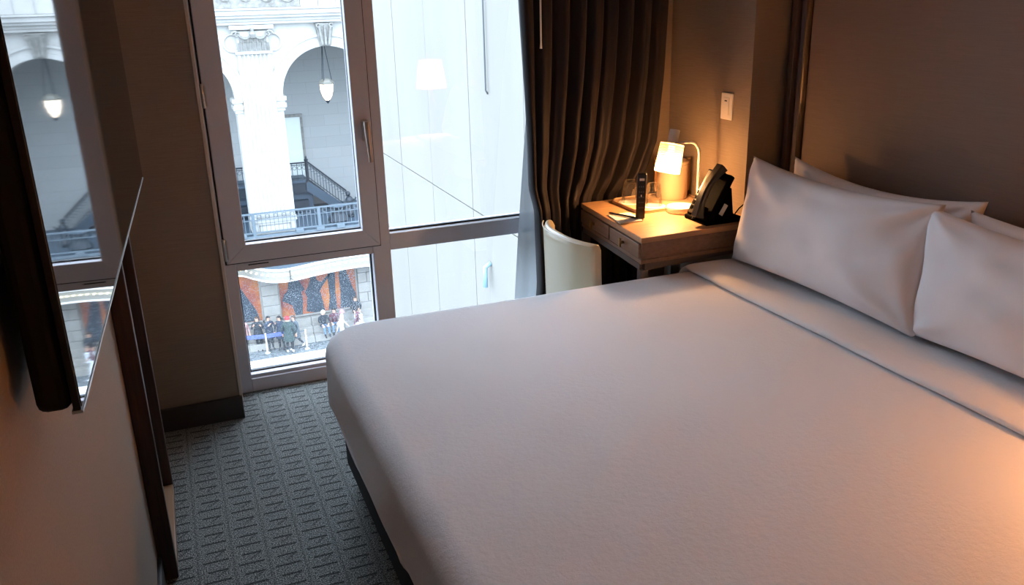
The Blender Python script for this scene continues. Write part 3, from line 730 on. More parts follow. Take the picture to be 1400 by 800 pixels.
def ring(xc, r0, r1, y0, y1, a0=0, a1=180, n=30):
    mb = MB(); vs = []
    for k in range(n+1):
        t = R(a0+(a1-a0)*k/n)
        for r, y in ((r0, y0), (r1, y0), (r1, y1), (r0, y1)): vs.append((xc+r*math.cos(t), y, ZS+r*math.sin(t)))
    fs = [(4*k+m, 4*k+(m+1) % 4, 4*k+4+(m+1) % 4, 4*k+4+m) for k in range(n) for m in range(4)]
    mb.add(vs, fs+[(0, 1, 2, 3), (4*n+3, 4*n+2, 4*n+1, 4*n)]); return mb
for i, xc in enumerate(CEN):
    sub(arch_wall(xc), 'arch_bay', m_stone, fb)
    rg = ring(xc, RA-.03, RA+.16, FY-.10, FY+.02); sub(rg, 'archivolt', m_stone, fb, auto=30)
    sub(ring(xc, RA+.16, RA+.40, FY-.05, FY+.02), 'archivolt', m_stone, fb, auto=30)
    sub(ring(xc, RA+.40, RA+.50, FY-.12, FY+.02), 'archivolt', m_stone, fb, auto=30)
    ks = MB(); ks.hexa([(xc-.24, FY-.22, -.26), (xc+.24, FY-.22, -.26), (xc+.24, FY+.1, -.26), (xc-.24, FY+.1, -.26), (xc-.40, FY-.34, .72), (xc+.40, FY-.34, .72), (xc+.40, FY+.1, .72), (xc-.40, FY+.1, .72)])
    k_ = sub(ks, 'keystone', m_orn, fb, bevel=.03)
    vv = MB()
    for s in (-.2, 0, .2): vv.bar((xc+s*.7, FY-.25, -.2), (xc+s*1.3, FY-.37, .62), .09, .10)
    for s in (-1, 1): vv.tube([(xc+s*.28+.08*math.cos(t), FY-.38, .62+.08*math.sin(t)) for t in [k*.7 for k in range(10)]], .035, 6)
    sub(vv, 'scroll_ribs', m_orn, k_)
    for s in (-1, 1):
        c = (xc+s*2.25, FY-.02, .02)
        tt = [(c[0]+.36*math.cos(t), c[1]-.03, c[2]+.36*math.sin(t)) for t in [k*math.pi/12 for k in range(25)]]
        rd = MB(); rd.tube(tt, .05, 6, caps=False); rd.lathe([(.30, -.01), (.26, -.07), (.12, -.05), (.06, -.12), (0, -.13)], (c[0], c[1], c[2]), 20, Matrix.Rotation(R(90), 4, 'X').inverted() @ Matrix.Scale(-1, 4, (0, 0, 1)), close=False)
        sub(rd, 'roundel', m_stone, fb)
PC = [(a+b)/2 for a, b in zip(CEN, CEN[1:])]+[CEN[0]-3.1, CEN[-1]+3.1]
for xc in PC:
    sub(MB().box(xc-1.0, xc+1.0, FY, FY+FD, ZF-.1, ZS), 'pier', m_stone, fb)
    for s in (-1, 1):     # impost mouldings carrying the arches
        im = MB(); x0 = xc+s*.72; x1 = xc+s*1.14
        for z0, z1, pr in ((-2.33, -2.50, .12), (-2.50, -2.62, .05), (-2.62, -2.80, .10), (-2.80, -2.95, .03)):
            im.box(min(x0, x1+s*(pr-.1)), max(x0, x1+s*(pr-.1)), FY-pr-.02, FY+FD, z1, z0)
        sub(im, 'impost', m_stone, fb)
    # fluted pilaster
    pw, fl = .70, []
    fl = [(xc-pw, FY), (xc-pw, FY-.20)]
    nf = 7
    for k in range(nf):
        a = xc-pw+.10+k*(2*pw-.2)/nf; w_ = (2*pw-.2)/nf
        fl += [(a+.02, FY-.20), (a+.05, FY-.14), (a+w_/2, FY-.11), (a+w_-.05, FY-.14), (a+w_-.02, FY-.20)]
    fl += [(xc+pw, FY-.20), (xc+pw, FY)]
    sub(MB().prism(fl, 'z', -7.45, -.42), 'pilaster_shaft', m_stone, fb)
    cp = MB()
    cp.box(xc-.78, xc+.78, FY-.27, FY+.02, -.46, -.34); cp.box(xc-.66, xc+.66, FY-.22, FY+.02, -.34, .50); cp.box(xc-.92, xc+.92, FY-.34, FY+.02, .56, .74)
    cap = sub(cp, 'capital', m_stone, fb, bevel=.02)
    oc = MB()
    for k in range(7):   # leaf row
        x = xc-.6+k*.2; oc.hexa([(x-.08, FY-.25, -.32), (x+.08, FY-.25, -.32), (x+.08, FY-.2, -.32), (x-.08, FY-.2, -.32), (x-.05, FY-.37, .02), (x+.05, FY-.37, .02), (x+.05, FY-.2, .02), (x-.05, FY-.2, .02)])
    for k in range(6):
        x = xc-.5+k*.2; oc.hexa([(x-.07, FY-.25, .02), (x+.07, FY-.25, .02), (x+.07, FY-.2, .02), (x-.07, FY-.2, .02), (x-.04, FY-.36, .26), (x+.04, FY-.36, .26), (x+.04, FY-.2, .26), (x-.04, FY-.2, .26)])
    for s in (-1, 1):    # corner scrolls and swags
        oc.tube([(xc+s*(.74-.012*k+.13*(1-k/16)*math.cos(k*.75)), FY-.34, .38+.13*(1-k/16)*math.sin(k*.75)) for k in range(15)], .05, 6)
        oc.tube([(xc+s*(.08+.55*k/8), FY-.35, .30-.16*math.sin(math.pi*k/8)+.10*k/8) for k in range(9)], .05, 6)
    oc.lathe([(0, -.05), (.10, 0), (.14, .15), (.07, .28), (.09, .38), (0, .46)], (xc, FY-.38, .22), 12, close=False)
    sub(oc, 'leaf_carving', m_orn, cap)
    pb = MB(); pb.box(xc-.80, xc+.80, FY-.30, FY+.02, -7.6, -7.45); pb.box(xc-.76, xc+.76, FY-.26, FY+.02, -7.68, -7.6)
    pb.box(xc-1.02, xc+1.02, FY-.42, FY+.02, -7.86, -7.70); pb.box(xc-.94, xc+.94, FY-.34, FY+.02, ZF, -7.84)
    sub(pb, 'pedestal', m_stone, fb, bevel=.015)
    pb = MB(); t_ = .04
    for (x0, x1, z0, z1) in ((-.7, .7, -8.02, -7.98), (-.7, .7, -8.34, -8.30), (-.7, -.66, -8.34, -7.98), (.66, .7, -8.34, -7.98)): pb.box(xc+x0, xc+x1, FY-.37, FY-.33, z0, z1)
    sub(pb, 'pedestal_moulding', m_orn, fb)
X0, X1 = CEN[0]-4, CEN[-1]+4
for z0, z1, pr in ((.76, .88, .30), (.88, 1.02, .36), (1.02, 1.14, .52), (1.14, 1.34, .62), (1.34, 1.42, .70)):
    sub(MB().box(X0, X1, FY-pr, FY+.4, z0, z1), 'cornice', m_stone, fb, bevel=.015)
# frieze of carved panels and plain blocks
k = 0; x = X0
while x < X1-.5:
    wdt = 3.6 if k % 2 == 0 else .78
    if k % 2 == 0:
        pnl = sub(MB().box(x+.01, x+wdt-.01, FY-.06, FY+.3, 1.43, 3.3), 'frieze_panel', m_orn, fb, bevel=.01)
        cv = MB(); c = x+wdt/2
        for m_ in range(4):
            cx_ = x+.5+m_*.87
            cv.tube([(cx_+(.34-.018*j)*math.cos(j*.6+m_), FY-.10, 1.95+(.34-.018*j)*math.sin(j*.6+m_)) for j in range(17)], .05, 6)
            for j in range(5):
                a = j*1.26; cv.lathe([(0, -.02), (.07, 0), (.08, .06), (0, .10)], (cx_+.17*math.cos(a), FY-.10, 1.95+.17*math.sin(a)), 8, Matrix.Rotation(R(90), 4, 'X'), close=False)
        sub(cv, 'scroll_carving', m_orn, pnl)
    else:
        for s in range(3):
            sub(MB().box(x+s*.78+.012, x+(s+1)*.78-.012, FY-.03, FY+.3, 1.43, 3.3), 'stone_block', m_stone, fb, bevel=.01)
        wdt = 3*.78
    x += wdt; k += 1
sub(MB().box(X0, X1, FY-.2, FY+1.1, 3.3, 3.6), 'parapet', m_stone, fb)
sub(MB().box(X0, X1, FY+.3, FY+1.1, .8, 3.3), 'upper_wall', m_stone, fb)
BYW = 44.8
bwall = sub(MB().box(X0, X1, BYW, BYW+.4, GZ, 3.3), 'arcade_back_wall', m_back, fb)
sub(MB().box(X0, X1, FY+FD, BYW, .4, .8), 'arcade_ceiling', m_stone, fb)
sub(MB().box(X0, X1, FY-.55, BYW, -9.05, ZF), 'terrace_slab', m_iron, fb)
sub(MB().box(X0, X1, FY-.62, FY-.545, -8.50, ZF+.03), 'terrace_edge', m_rail, fb)
# door in the arcade back wall
dd = MB(); dx0, dx1, dz0, dz1 = 5.35, 6.28, -6.9, -3.86
dd.box(dx0-.12, dx0, BYW-.08, BYW, dz0, dz1+.12); dd.box(dx1, dx1+.12, BYW-.08, BYW, dz0, dz1+.12); dd.box(dx0-.12, dx1+.12, BYW-.1, BYW, dz1, dz1+.14)
dr = sub(MB().box(dx0, dx1, BYW-.03, BYW+.02, dz0, dz1), 'arcade_door', mat('pale_green_door', '#c9d0ca', .6), fb)
sub(dd, 'door_surround', m_orn, dr)
# ground floor
GY = 41.0
sub(MB().box(X0, X1, GY+.12, BYW, GZ, -9.05), 'ground_floor_wall', m_gfstone, fb)
def piece(x0, x1, z0, z1, y0, y1, name, m): return sub(MB().box(x0, x1, y0, y1, z0, z1), name, m, fb, bevel=.02)
for px0, px1 in ((3.05, 3.82), (7.72, 11.2), (-1.2, .4), (13.2, 16)):   # stone piers of coursed blocks
    z = -13.3; odd = 0
    while z < -9.2:
        h = .52; zt = min(z+h, -9.08)
        if px1-px0 < 1: piece(px0, px1, z+.008, zt-.008, GY-.25, GY+.13, 'stone_block', m_gfstone)
        else:
            xs = [px0]; x = px0+(.45 if odd else .85)
            while x < px1-.2: xs.append(x); x += .85
            xs.append(px1)
            for a, b in zip(xs, xs[1:]): piece(a+.008, b-.008, z+.008, zt-.008, GY-.25, GY+.13, 'stone_block', m_gfstone)
        z += h; odd = 1-odd
MZ0, MZ1 = -13.1, -9.4
mur = []
for x0, x1 in ((.4, 3.05), (3.82, 7.72), (11.2, 13.2)):
    mo_ = sub(MB().box(x0, x1, GY+.02, GY+.121, MZ0, MZ1), 'mural', m_mural, fb); mur.append(mo_)
    f_ = MB(); f_.box(x0, x0+.08, GY-.04, GY+.12, MZ0, MZ1); f_.box(x1-.08, x1, GY-.04, GY+.12, MZ0, MZ1); f_.box(x0, x1, GY-.04, GY+.12, MZ0, MZ0+.08)
    sub(f_, 'mural_frame', m_gfstone, mo_)
def sil(outline, mural, m=None):
    sub(MB().prism(outline, 'y', GY+.005, GY+.019), 'dark_printed_figure', m or m_sil, mural)
sil([(3.98, -12.2), (4.1, -11.9), (4.3, -11.7), (4.38, -11.3), (4.32, -11.0), (4.45, -10.75), (4.66, -10.75), (4.8, -11.0), (4.9, -11.3), (5.12, -11.75), (4.95, -11.85), (4.98, -12.4), (4.9, -13.02), (4.55, -13.02), (4.45, -12.5), (4.25, -12.35)], mur[1])
sil([(5.1, -12.9), (5.2, -12.2), (5.12, -11.9), (5.3, -11.6), (5.42, -11.3), (5.38, -11.05), (5.55, -10.95), (5.72, -11.1), (5.75, -11.35), (5.95, -11.50), (6.38, -11.10), (6.44, -11.16), (6.0, -11.68), (5.85, -11.95), (5.95, -12.5), (6.0, -13.0), (5.5, -13.02)], mur[1])
sil([(6.18, -13.0), (6.3, -12.3), (6.28, -11.3), (6.36, -10.7), (6.6, -10.6), (6.66, -11.2), (6.60, -12.2), (6.62, -13.0)], mur[1])
sil([(6.78, -13.0), (6.85, -12.2), (6.84, -11.3), (6.92, -10.7), (7.12, -10.55), (7.25, -11.2), (7.45, -11.9), (7.6, -12.3), (7.62, -13.0)], mur[1])
sil([(.5, -13.0), (.5, -10.2), (1.9, -10.4), (2.15, -11.3), (2.5, -12.0), (2.75, -12.5), (2.85, -13.0)], mur[0])
# steps / seating ledge
for y0, z1 in ((40.72, -13.15), (40.35, -13.5), (39.98, -13.86)):
    x = -1.0
    while x < 12: piece(x+.006, x+1.55, (z1-.36) if z1 > -13.8 else GZ, z1, y0, y0+.6 if y0 < 40.7 else GY+.12, 'step_stone', m_gfstone); x += 1.56
# canopy along the ground floor front
cn = thing('canopy', 'ivory canopy with a wavy front studded with bulbs', 'canopy', (5, 40, -10))
pl = [(-2, 41.0), (1.2, 41.0), (2.22, 40.75), (2.75, 39.95), (3.3, 39.25), (3.9, 38.95), (4.4, 38.98), (5.0, 39.15), (5.6, 39.35), (6.3, 39.52), (7.0, 39.66), (7.7, 39.70), (8.4, 39.66), (10, 39.6), (13, 39.6)]
# smooth the plan curve
P_ = []
for i in range(len(pl)-1):
    p0_, p1_, p2_, p3_ = pl[max(i-1, 0)], pl[i], pl[i+1], pl[min(i+2, len(pl)-1)]
    for k in range(5):
        t_ = k/5; P_.append(tuple(.5*((2*p1_[d])+(-p0_[d]+p2_[d])*t_+(2*p0_[d]-5*p1_[d]+4*p2_[d]-p3_[d])*t_**2+(-p0_[d]+3*p1_[d]-3*p2_[d]+p3_[d])*t_**3) for d in (0, 1)))
P_.append(pl[-1])
def strip(z0, z1, off, th):
    mb = MB(); vs = []
    for x, y in P_:
        for yy, zz in ((y-off, z0), (y-off, z1), (y-off+th, z1), (y-off+th, z0)): vs.append((x, yy, zz))
    n = len(P_); mb.add(vs, [(4*k+m, 4*k+(m+1) % 4, 4*k+4+(m+1) % 4, 4*k+4+m) for k in range(n-1) for m in range(4)]+[(0, 1, 2, 3), (4*n-1, 4*n-2, 4*n-3, 4*n-4)]); return mb
sub(strip(-10.56, -10.02, 0, .08), 'fascia', m_awn, cn)
sub(strip(-10.06, -9.98, .04, .14), 'top_trim', m_white, cn); sub(strip(-10.60, -10.53, .03, .12), 'bottom_trim', m_white, cn)
mb = MB(); n = len(P_); mb.add([(x, y+.05, -10.0) for x, y in P_]+[(x, 41.15, -9.85) for x, y in P_]+[(x, y+.05, -10.06) for x, y in P_]+[(x, 41.15, -9.91) for x, y in P_],
    [(k, k+1, n+k+1, n+k) for k in range(n-1)]+[(2*n+k, 2*n+k+1, 3*n+k+1, 3*n+k) for k in range(n-1)])
sub(mb, 'roof_sheet', m_awntop, cn)
bulb_me = None
for k in range(2, len(P_)-4, 2):
    x, y = P_[k]
    if bulb_me is None:
        bulb_me = MB().lathe([(0, -.05), (.04, -.03), (.05, 0), (.04, .03), (0, .05)], (0, 0, 0), 8, close=False).mesh('bulb', m_bulb)
    o = bpy.data.objects.new('canopy_bulb', bulb_me); COL.objects.link(o); part(cn, o, (x, y-.045, -10.26))
hk = MB(); hk.tube([(4.28, 38.9, -10.0), (4.28, 38.88, -10.48), (4.2, 38.85, -10.56)], .02, 6); hk.tube([(4.28, 38.88, -10.45), (4.42, 38.85, -10.55)], .02, 6); sub(hk, 'hook', m_darkiron, cn)

# front balustrade of the terrace
bal = thing('terrace_railing', 'pale iron railing along the terrace edge in front of the piers', 'railing', (5, 39.5, ZF))
ry = FY-.50
sub(MB().box(X0, X1, ry-.035, ry+.035, -7.42, -7.35), 'top_rail', m_rail, bal); sub(MB().box(X0, X1, ry-.03, ry+.03, -8.30, -8.24), 'bottom_rail', m_rail, bal)
sub(MB().box(X0, X1, ry-.02, ry+.02, -7.70, -7.67), 'middle_rail', m_rail, bal)
bb_ = MB(); x = -2
while x < 12.5: bb_.box(x-.011, x+.011, ry-.011, ry+.011, -8.26, -7.40); x += .185
tag(sub(bb_, 'balusters', m_rail, bal), kind='stuff')
rg = MB(); x = -2
while x < 12.4:
    c = x+.0925*1; rg.tube([(c+.085*math.cos(a), ry, -7.545+.10*math.sin(a)) for a in [k*math.pi/4 for k in range(9)]], .014, 4, caps=False); x += .37
tag(sub(rg, 'ring_ornaments', m_rail, bal), kind='stuff')
for x in (.6, 3.0, 5.95, 6.9+1.8, 11.2):
    sub(MB().box(x-.07, x+.07, ry-.07, ry+.07, ZF, -7.36), 'post', m_rail, bal)
for x in (2.45, 5.0, 5.95, 6.9, 8.7): sub(MB().box(x-.18, x+.18, ry-.2, ry+.1, ZF-.02, ZF+.14), 'foot_block', m_rail, bal, bevel=.01)

# stair and landing behind the arches
st = thing('iron_staircase', 'dark blue iron staircase with a railed landing under the arches', 'staircase', (5.5, 43.5, ZF))
LZ = -6.80; LX1 = 6.15; SY0, SYB = 43.2, 44.75
sub(MB().box(-1.0, LX1, SY0, SYB, LZ-.12, LZ), 'landing', m_iron, st)
sub(MB().box(-1.0, LX1-.1, SY0+.05, SYB, LZ-.62, LZ-.12), 'landing_beam', m_darkiron, st)
sub(MB().box(-1.0, LX1+.2, SY0+.25, SYB, ZF, LZ-.62), 'under_landing_panel', m_iron, st)
sub(MB().box(-1.0, 6.05, SY0-.35, SY0+.05, -8.05, -7.75), 'lower_ledge', m_darkiron, st)
SX1 = 7.75; nst = 9; bz = -8.35
for k in range(nst):
    x0 = LX1+(SX1-LX1)*k/nst; x1 = LX1+(SX1-LX1)*(k+1)/nst; z = LZ+(bz-LZ)*(k+1)/nst
    sub(MB().box(x0, x1+.03, SY0+.06, SYB, z-.05, z), 'tread', m_darkiron, st)
sub(MB().hexa([(LX1-.1, SY0, LZ-.55), (SX1+.1, SY0, bz-.45), (SX1+.1, SY0+.06, bz-.45), (LX1-.1, SY0+.06, LZ-.55), (LX1-.1, SY0, LZ+.02), (SX1+.1, SY0, bz+.10), (SX1+.1, SY0+.06, bz+.10), (LX1-.1, SY0+.06, LZ+.02)]), 'stringer', m_iron, st)
def rail_run(a, b, h, n, name='handrail'):
    a, b = Vector(a), Vector(b); H_ = Vector((0, 0, h))
    sub(MB().tube([a+H_, b+H_], .04, 8), name, m_darkiron, st); sub(MB().tube([a+H_*.88, b+H_*.88], .02, 6), 'under_rail', m_darkiron, st); sub(MB().tube([a+H_*.12, b+H_*.12], .02, 6), 'foot_rail', m_darkiron, st)
    mb = MB()
    for k in range(n+1):
        p = a+(b-a)*k/n; mb.tube([p, p+H_], .018, 5)
    for k in range(n):
        p = a+(b-a)*(k+.5)/n; c = p+H_*.72; r_ = min(.09, (b-a).length/n*.42)
        mb.tube([c+Vector((r_*math.cos(t), 0, r_*math.sin(t))) for t in [j*math.pi/4 for j in range(9)]], .012, 4, caps=False)
    tag(sub(mb, 'railing_balusters', m_iron, st), kind='stuff')
rail_run((-1, SY0+.03, LZ), (LX1, SY0+.03, LZ), .88, 30)
rail_run((LX1+.05, SY0+.03, LZ), (SX1+.25, SY0+.03, bz-.10), .90, 13)
sub(MB().lathe([(.07, 0), (.07, 1.0), (.10, 1.02), (.10, 1.08), (.03, 1.12), (.05, 1.2), (0, 1.25)], (LX1, SY0+.03, LZ-.05), 10, close=False), 'newel_post', m_darkiron, st)
ur = thing('bell_shaped_planter', 'dark bell-shaped planter standing just behind the terrace railing', 'planter', (6.98, 40.25, ZF))
sub(MB().lathe([(.30, 0), (.40, .05), (.50, .16), (.47, .24), (.36, .40), (.31, .56), (.36, .72), (.44, .80), (.44, .84)], (6.98, 40.25, ZF), 28), 'bowl', m_darkiron, ur, auto=50)
sub(MB().lathe([(.40, .80), (.38, .86), (.2, .89), (0, .90)], (6.98, 40.25, ZF), 20, close=False), 'soil', m_iron, ur, smooth=True)
sx, sy = 7.74, 41.2
sc2 = thing('dark_statue', 'dark upright ornament at the foot of the iron staircase', 'statue', (sx, sy, ZF))
sub(MB().lathe([(.20, 0), (.20, .25), (.14, .30), (.12, .55), (.17, .72), (.20, .88), (.12, .98), (.06, 1.03)], (sx, sy, ZF), 14), 'figure', m_darkiron, sc2, smooth=True)
sub(MB().lathe([(0, 0), (.10, .05), (.12, .14), (.08, .22), (0, .26)], (sx-.04, sy, ZF+1.02), 12, close=False), 'finial_ball', m_darkiron, sc2, smooth=True)
sub(MB().tube([(sx, sy, ZF+.88), (sx+.26, sy-.05, ZF+.83), (sx+.33, sy-.05, ZF+.95)], .05, 8), 'arm', m_darkiron, sc2, smooth=True)

# lantern
ln = thing('hanging_lantern', 'lit lantern hanging on rods from the arch keystone', 'lantern', (7.05, 40.6, -2.8))
m_lg = mat('lantern_glass', '#fff1de', .4, emis='#ffe0bd', estr=1.0)
mb = MB()
for a in (0, 120, 240):
    mb.tube([(7.05+.05*math.cos(R(a)), 40.6+.05*math.sin(R(a)), -.16), (7.05+.26*math.cos(R(a)), 40.6+.26*math.sin(R(a)), -1.80)], .016, 6)
sub(mb, 'hanging_rods', m_darkiron, ln)
sub(MB().lathe([(.30, -1.98), (.36, -1.96), (.36, -1.90), (.30, -1.86), (.28, -1.80), (.16, -1.74), (0, -1.70)], (7.05, 40.6, 0), 6), 'crown', mat('verdigris_metal', '#6d6b62', .7), ln)
sub(MB().lathe([(.09, -2.72), (.22, -2.52), (.30, -2.24), (.31, -1.98)], (7.05, 40.6, 0), 6), 'glass_body', m_lg, ln)
mb = MB()
for k in range(6):
    a = k*math.pi/3; mb.tube([(7.05+r_*math.cos(a), 40.6+r_*math.sin(a), z) for r_, z in ((.095, -2.72), (.225, -2.52), (.305, -2.24), (.315, -1.98))], .014, 5)
mb.lathe([(0, -2.86), (.04, -2.82), (.10, -2.74), (.10, -2.70)], (7.05, 40.6, 0), 10, close=False); sub(mb, 'glazing_bars', m_darkiron, ln)

# crowd-control barrier
br_ = thing('belt_barrier', 'blue belt barrier with slim white posts on the plaza', 'barrier', (3.5, 39.6, GZ))
for x, y in ((1.2, 40.0), (2.9, 39.6), (4.72, 39.3)):
    sub(MB().lathe([(.11, 0), (.11, .03), (.035, .05), (.035, .98), (.045, 1.0), (0, 1.02)], (x, y, GZ), 12, close=False), 'post', m_white, br_, auto=40)
m_belt = mat('blue_belt', '#4c5893', .7)
sub(MB().bar((1.2, 40.0, GZ+.86), (2.9, 39.6, GZ+.86), .02, .20), 'belt', m_belt, br_)
sub(MB().bar((2.9, 39.6, GZ+.86), (4.0, 39.42, GZ+.93), .02, .20), 'belt', m_belt, br_)
sub(MB().bar((4.0, 39.42, GZ+.93), (4.72, 39.3, GZ+.95), .015, .05), 'belt', m_rail, br_)

# ------------------------------------------------------------------ people on the plaza
m_skin = mat('skin', '#c69a80', .6)
def cl(name, c): return mat(name, c, .85)
m_eye = cl('eye', '#1a1410')
hairs = {'dark': cl('dark_hair', '#1d1714'), 'brown': cl('brown_hair', '#4a3323'), 'blond': cl('fair_hair', '#a98c5e'), 'white_hat': cl('white_knit_hat', '#d8d8d8'), 'red_hat': cl('red_knit_hat', '#b02a30'), 'pink_hat': cl('pink_knit_hat', '#d0707c')}
def person(label, x, y, z, rz, pose, top, legs, hair='dark', coat=.0, scale=1.0, shoe='#26262a', bag=None):
    if pose == 'sit':
        pel = (0, 0, .50); kn = [(s*.11, -.42, .52) for s in (-1, 1)]; an = [(s*.11, -.46, .10) for s in (-1, 1)]; lean = -.04
        hands = [(s*.13, -.36, .60) for s in (-1, 1)]; elb = [(s*.26, -.10, .78) for s in (-1, 1)]
    elif pose == 'walk':
        pel = (0, 0, .93); kn = [(-.10, -.16, .53), (.10, .05, .50)]; an = [(-.10, -.22, .09), (.10, .34, .16)]; lean = -.05
        hands = [(-.27, .16, .82), (.27, -.24, .86)]; elb = [(-.27, .08, 1.08), (.27, -.04, 1.08)]
    elif pose == 'lift':
        pel = (0, 0, .93); kn = [(-.09, -.02, .50), (.09, -.02, .50)]; an = [(-.09, 0, .09), (.11, 0, .09)]; lean = 0
        hands = [(-.14, -.34, 1.42), (.16, -.34, 1.40)]; elb = [(-.27, -.14, 1.16), (.27, -.14, 1.16)]
    else:
        pel = (0, 0, .93); kn = [(-.10, -.03, .50), (.10, .0, .50)]; an = [(-.11, 0, .09), (.12, .02, .09)]; lean = 0
        hands = [(-.29, -.08, .82), (.29, -.10, .82)]; elb = [(-.29, .02, 1.10), (.29, .02, 1.10)]
    px_, py_, pz = pel
    ch_ = (0, lean, pz+.42); nk = (0, lean*1.2, pz+.56); hd_ = (0, lean*1.3-.02, pz+.68); ht = (0, lean*1.3-.01, pz+.76)
    V_ = [pel, (0, lean*.5, pz+.20), ch_, nk, hd_, ht]; Rr = [.15+coat*.02, .13+coat*.03, .155+coat*.01, .058, .098, .082]; E_ = [(0, 1), (1, 2), (2, 3), (3, 4), (4, 5)]
    def addv(p, r_, par): V_.append(p); Rr.append(r_); E_.append((par, len(V_)-1)); return len(V_)-1
    for s, i in ((-1, 0), (1, 1)):
        shd = addv((s*.19, ch_[1], ch_[2]+.03), .07, 2); e_ = addv(elb[i], .048, shd)
        hx, hy, hz = hands[i]; wv_ = Vector(hands[i])-Vector(elb[i]); wv_.normalize(); w_i = addv(hands[i], .032, e_)
        palm = Vector(hands[i])+wv_*.05; pi_ = addv(tuple(palm), .030, w_i)
        side = wv_.cross(Vector((0, 1, .3))).normalized()
        for f_i, (of, ln_) in enumerate(((-.030, .065), (-.010, .080), (.010, .076), (.030, .058))):
            addv(tuple(palm+wv_*ln_+side*of+Vector((0, -.012, -.01))), .009, pi_)
        addv(tuple(Vector(hands[i])+wv_*.045+side*-.055), .011, w_i)
        hp_ = addv((s*.095, py_, pz-.03), .105, 0); k_ = addv(kn[i], .068, hp_); a_ = addv(an[i], .046, k_)
        addv((an[i][0], an[i][1]-.06, an[i][2]-.045), .042, a_); addv((an[i][0], an[i][1]-.16, an[i][2]-.055), .034, len(V_)-1)
    me = bpy.data.meshes.new('p'); me.from_pydata(V_, E_, []); o = bpy.data.objects.new('p', me); COL.objects.link(o)
    o.modifiers.new('s', 'SKIN')
    for i, v_ in enumerate(me.skin_vertices[0].data): v_.radius = (Rr[i], Rr[i]*(.72 if i in (0, 1, 2) else 1)); v_.use_root = (i == 0)
    m_ = o.modifiers.new('b', 'SUBSURF'); m_.levels = 1
    dg = bpy.context.evaluated_depsgraph_get(); body = bpy.data.meshes.new_from_object(o.evaluated_get(dg)); bpy.data.objects.remove(o); bpy.data.meshes.remove(me)
    body.name = 'body'
    for m_ in (m_skin, top, legs, cl('shoes', shoe), m_eye): body.materials.append(m_)
    # face: nose, eyes, mouth and ears as part of the body surface
    bm = bmesh.new(); bm.from_mesh(body)
    def blob(c, r_, sc=(1, 1, 1), mi=0):
        ret = bmesh.ops.create_icosphere(bm, subdivisions=1, radius=r_, matrix=Matrix.Translation(c) @ Matrix.Diagonal((*sc, 1)))
        for f in {f for v in ret['verts'] for f in v.link_faces}: f.material_index = mi
    hc = Vector(hd_)
    mts = 0
    for f in bm.faces:
        c = f.calc_center_median(); f.smooth = True; mi = 1
        kz = pz-.02
        if c.z > nk[2]-.0: mi = 0
        elif min((c-Vector(h_)).length for h_ in hands) < .105 and min((c-Vector(h_)).length for h_ in hands) < min((c-Vector(h_)).length for h_ in elb): mi = 0
        elif min((Vector(a_)-c).length for a_ in an) < .10 or min(abs(c.z-a_[2]+.05)+abs(c.x-a_[0])+abs(c.y-a_[1]+.1) for a_ in an) < .16: mi = 3
        elif (c.z < pz-.02 - coat*.30) and pose != 'sit': mi = 2
        elif pose == 'sit' and (c.y < -.06 and c.z < pz+.09 and min((c-Vector(h_)).length for h_ in elb) > .16 or c.z < pz-.1): mi = 2
        f.material_index = mi
    blob(hc+Vector((0, -.098, -.005)), .016, (.8, 1.2, 1.3)); blob(hc+Vector((-.034, -.086, .022)), .010, mi=4); blob(hc+Vector((.034, -.086, .022)), .010, mi=4)
    blob(hc+Vector((0, -.088, -.045)), .014, (1.6, .5, .4), 4); blob(hc+Vector((-.097, .0, 0)), .018, (.5, 1, 1.4)); blob(hc+Vector((.097, .0, 0)), .018, (.5, 1, 1.4))
    bm.to_mesh(body); bm.free()
    root = thing('person', label, 'person', (x, y, z)); root.rotation_euler = (0, 0, rz); root.scale = (scale,)*3
    b_ = bpy.data.objects.new('body', body); COL.objects.link(b_); b_.parent = root
    h_ = MB(); 
    for j in range(1):
        prof_ = [(.0, .125), (.06, .115), (.098, .075), (.112, .02), (.108, -.03)] if 'hat' in hair else [(.0, .118), (.06, .108), (.094, .072), (.106, .02), (.108, -.05), (.095, -.11)]
        seg = 14; vs = []
        for r_, zz in prof_:
            for k in range(seg):
                a = 2*math.pi*k/seg; yy = r_*math.sin(a)+.006
                zz2 = zz
                if zz < .05 and math.sin(a) < -.1 and 'hat' not in hair: zz2 = .055-.01*(zz < 0); yy = max(yy, -.085)
                vs.append((hd_[0]+r_*math.cos(a), hd_[1]+yy, hd_[2]+zz2+.01))
        h_.add(vs, [(i*seg+k, i*seg+(k+1) % seg, (i+1)*seg+(k+1) % seg, (i+1)*seg+k) for i in range(len(prof_)-1) for k in range(seg)])
    h_.build('hat' if 'hat' in hair else 'hair', hairs[hair], root, smooth=True)
    if coat:
        c_ = MB(); z0 = pz-.02-.30*coat
        if pose != 'sit': c_.lathe([(.25, z0), (.21, pz), (.185, pz+.18)], (0, lean*.3, 0), 18, close=False); cc = c_.build('coat_skirt', top, root, smooth=True); cc.scale = (1, .8, 1)
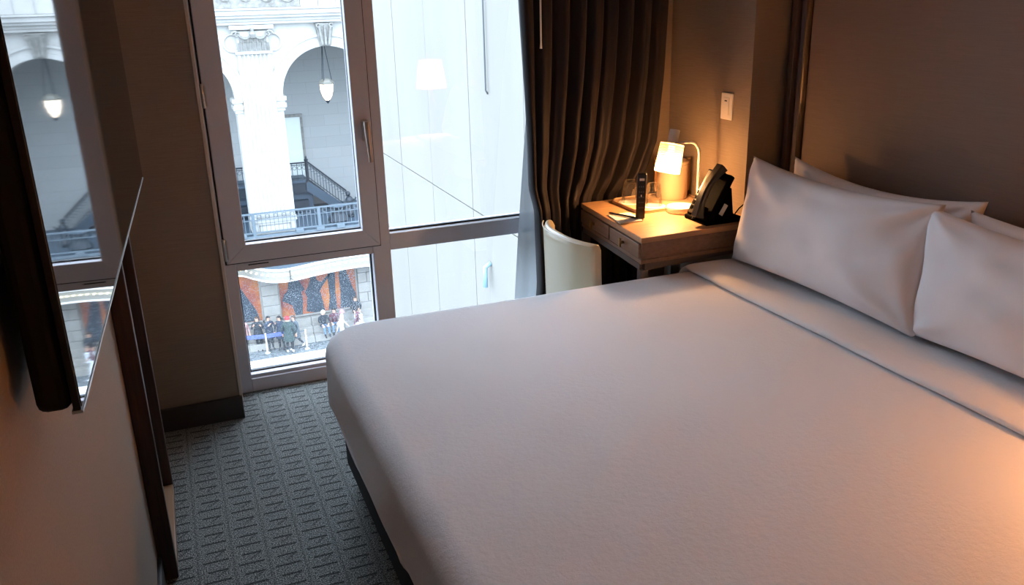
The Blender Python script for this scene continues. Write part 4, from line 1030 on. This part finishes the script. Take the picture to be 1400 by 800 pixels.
    if bag:
        g = MB(); g.box(-.20, .20, -.62 if pose == 'sit' else -.30, -.46 if pose == 'sit' else -.14, (.02 if pose == 'sit' else .42), (.52 if pose == 'sit' else .80)); 
        bo = g.build('carried_bag', cl('bag', bag), root, bevel=.04)
    return root
P_pink = cl('pink_coat', '#b98e8a'); P_dark = cl('dark_coat', '#23282e'); P_navy = cl('navy_coat', '#27303f'); P_jean = cl('blue_jeans', '#56708a'); P_black = cl('black_trousers', '#1b1e22')
P_white = cl('white_trousers', '#d9dce0'); P_maroon = cl('maroon_jacket', '#58323a'); P_grey = cl('grey_coat', '#4b545a'); P_cream = cl('cream_top', '#cfc9c0')
person('person in a pink coat behind the blue barrier at the left edge', 1.95, 40.25, GZ, R(20), 'stand', P_pink, P_grey, 'blond', 1)
person('bulky person in a dark coat with hands raised behind the blue barrier', 2.62, 40.1, GZ, R(-10), 'lift', P_dark, P_black, 'brown', 1)
person('person in a navy coat left of the stone pier behind the barrier', 3.12, 39.95, GZ, R(25), 'lift', P_navy, P_black, 'dark', 1)
person('person in a navy coat nearest the standing pair', 3.62, 39.75, GZ, R(-35), 'stand', P_navy, P_black, 'dark', 1)
person('tall person in a dark green coat and red hat by the barrier', 3.92, 39.12, GZ, R(160), 'stand', cl('green_coat', '#2b3a38'), P_black, 'red_hat', 1, 1.08, shoe='#c8c8c8')
person('person in a grey coat walking past the barrier end', 4.32, 39.55, GZ, R(-60), 'walk', P_grey, P_black, 'brown', 1, 1.0, shoe='#cfcfcf')
person('person in a dark top and blue jeans sitting on the stone steps', 5.75, 40.25, -13.98, R(10), 'sit', P_dark, P_jean, 'white_hat')
person('person in a dark jacket sitting on the steps in the shade of the mural', 6.32, 40.32, -13.98, R(-8), 'sit', P_maroon, P_jean, 'dark')
person('person in white trousers and a pink hat walking beside the steps', 6.45, 39.30, GZ, R(70), 'walk', P_cream, P_white, 'pink_hat', 0, 1.0, shoe='#e8e8e8')
person('person in a dark jacket and white trousers walking on the right', 7.25, 39.45, GZ, R(80), 'walk', P_maroon, P_white, 'dark', 0, 1.0, shoe='#e8e8e8')
person('person sitting with a large white bag beside the right stone pier', 7.45, 40.55, -13.62, R(0), 'sit', P_dark, P_black, 'brown', bag='#d4dadd')
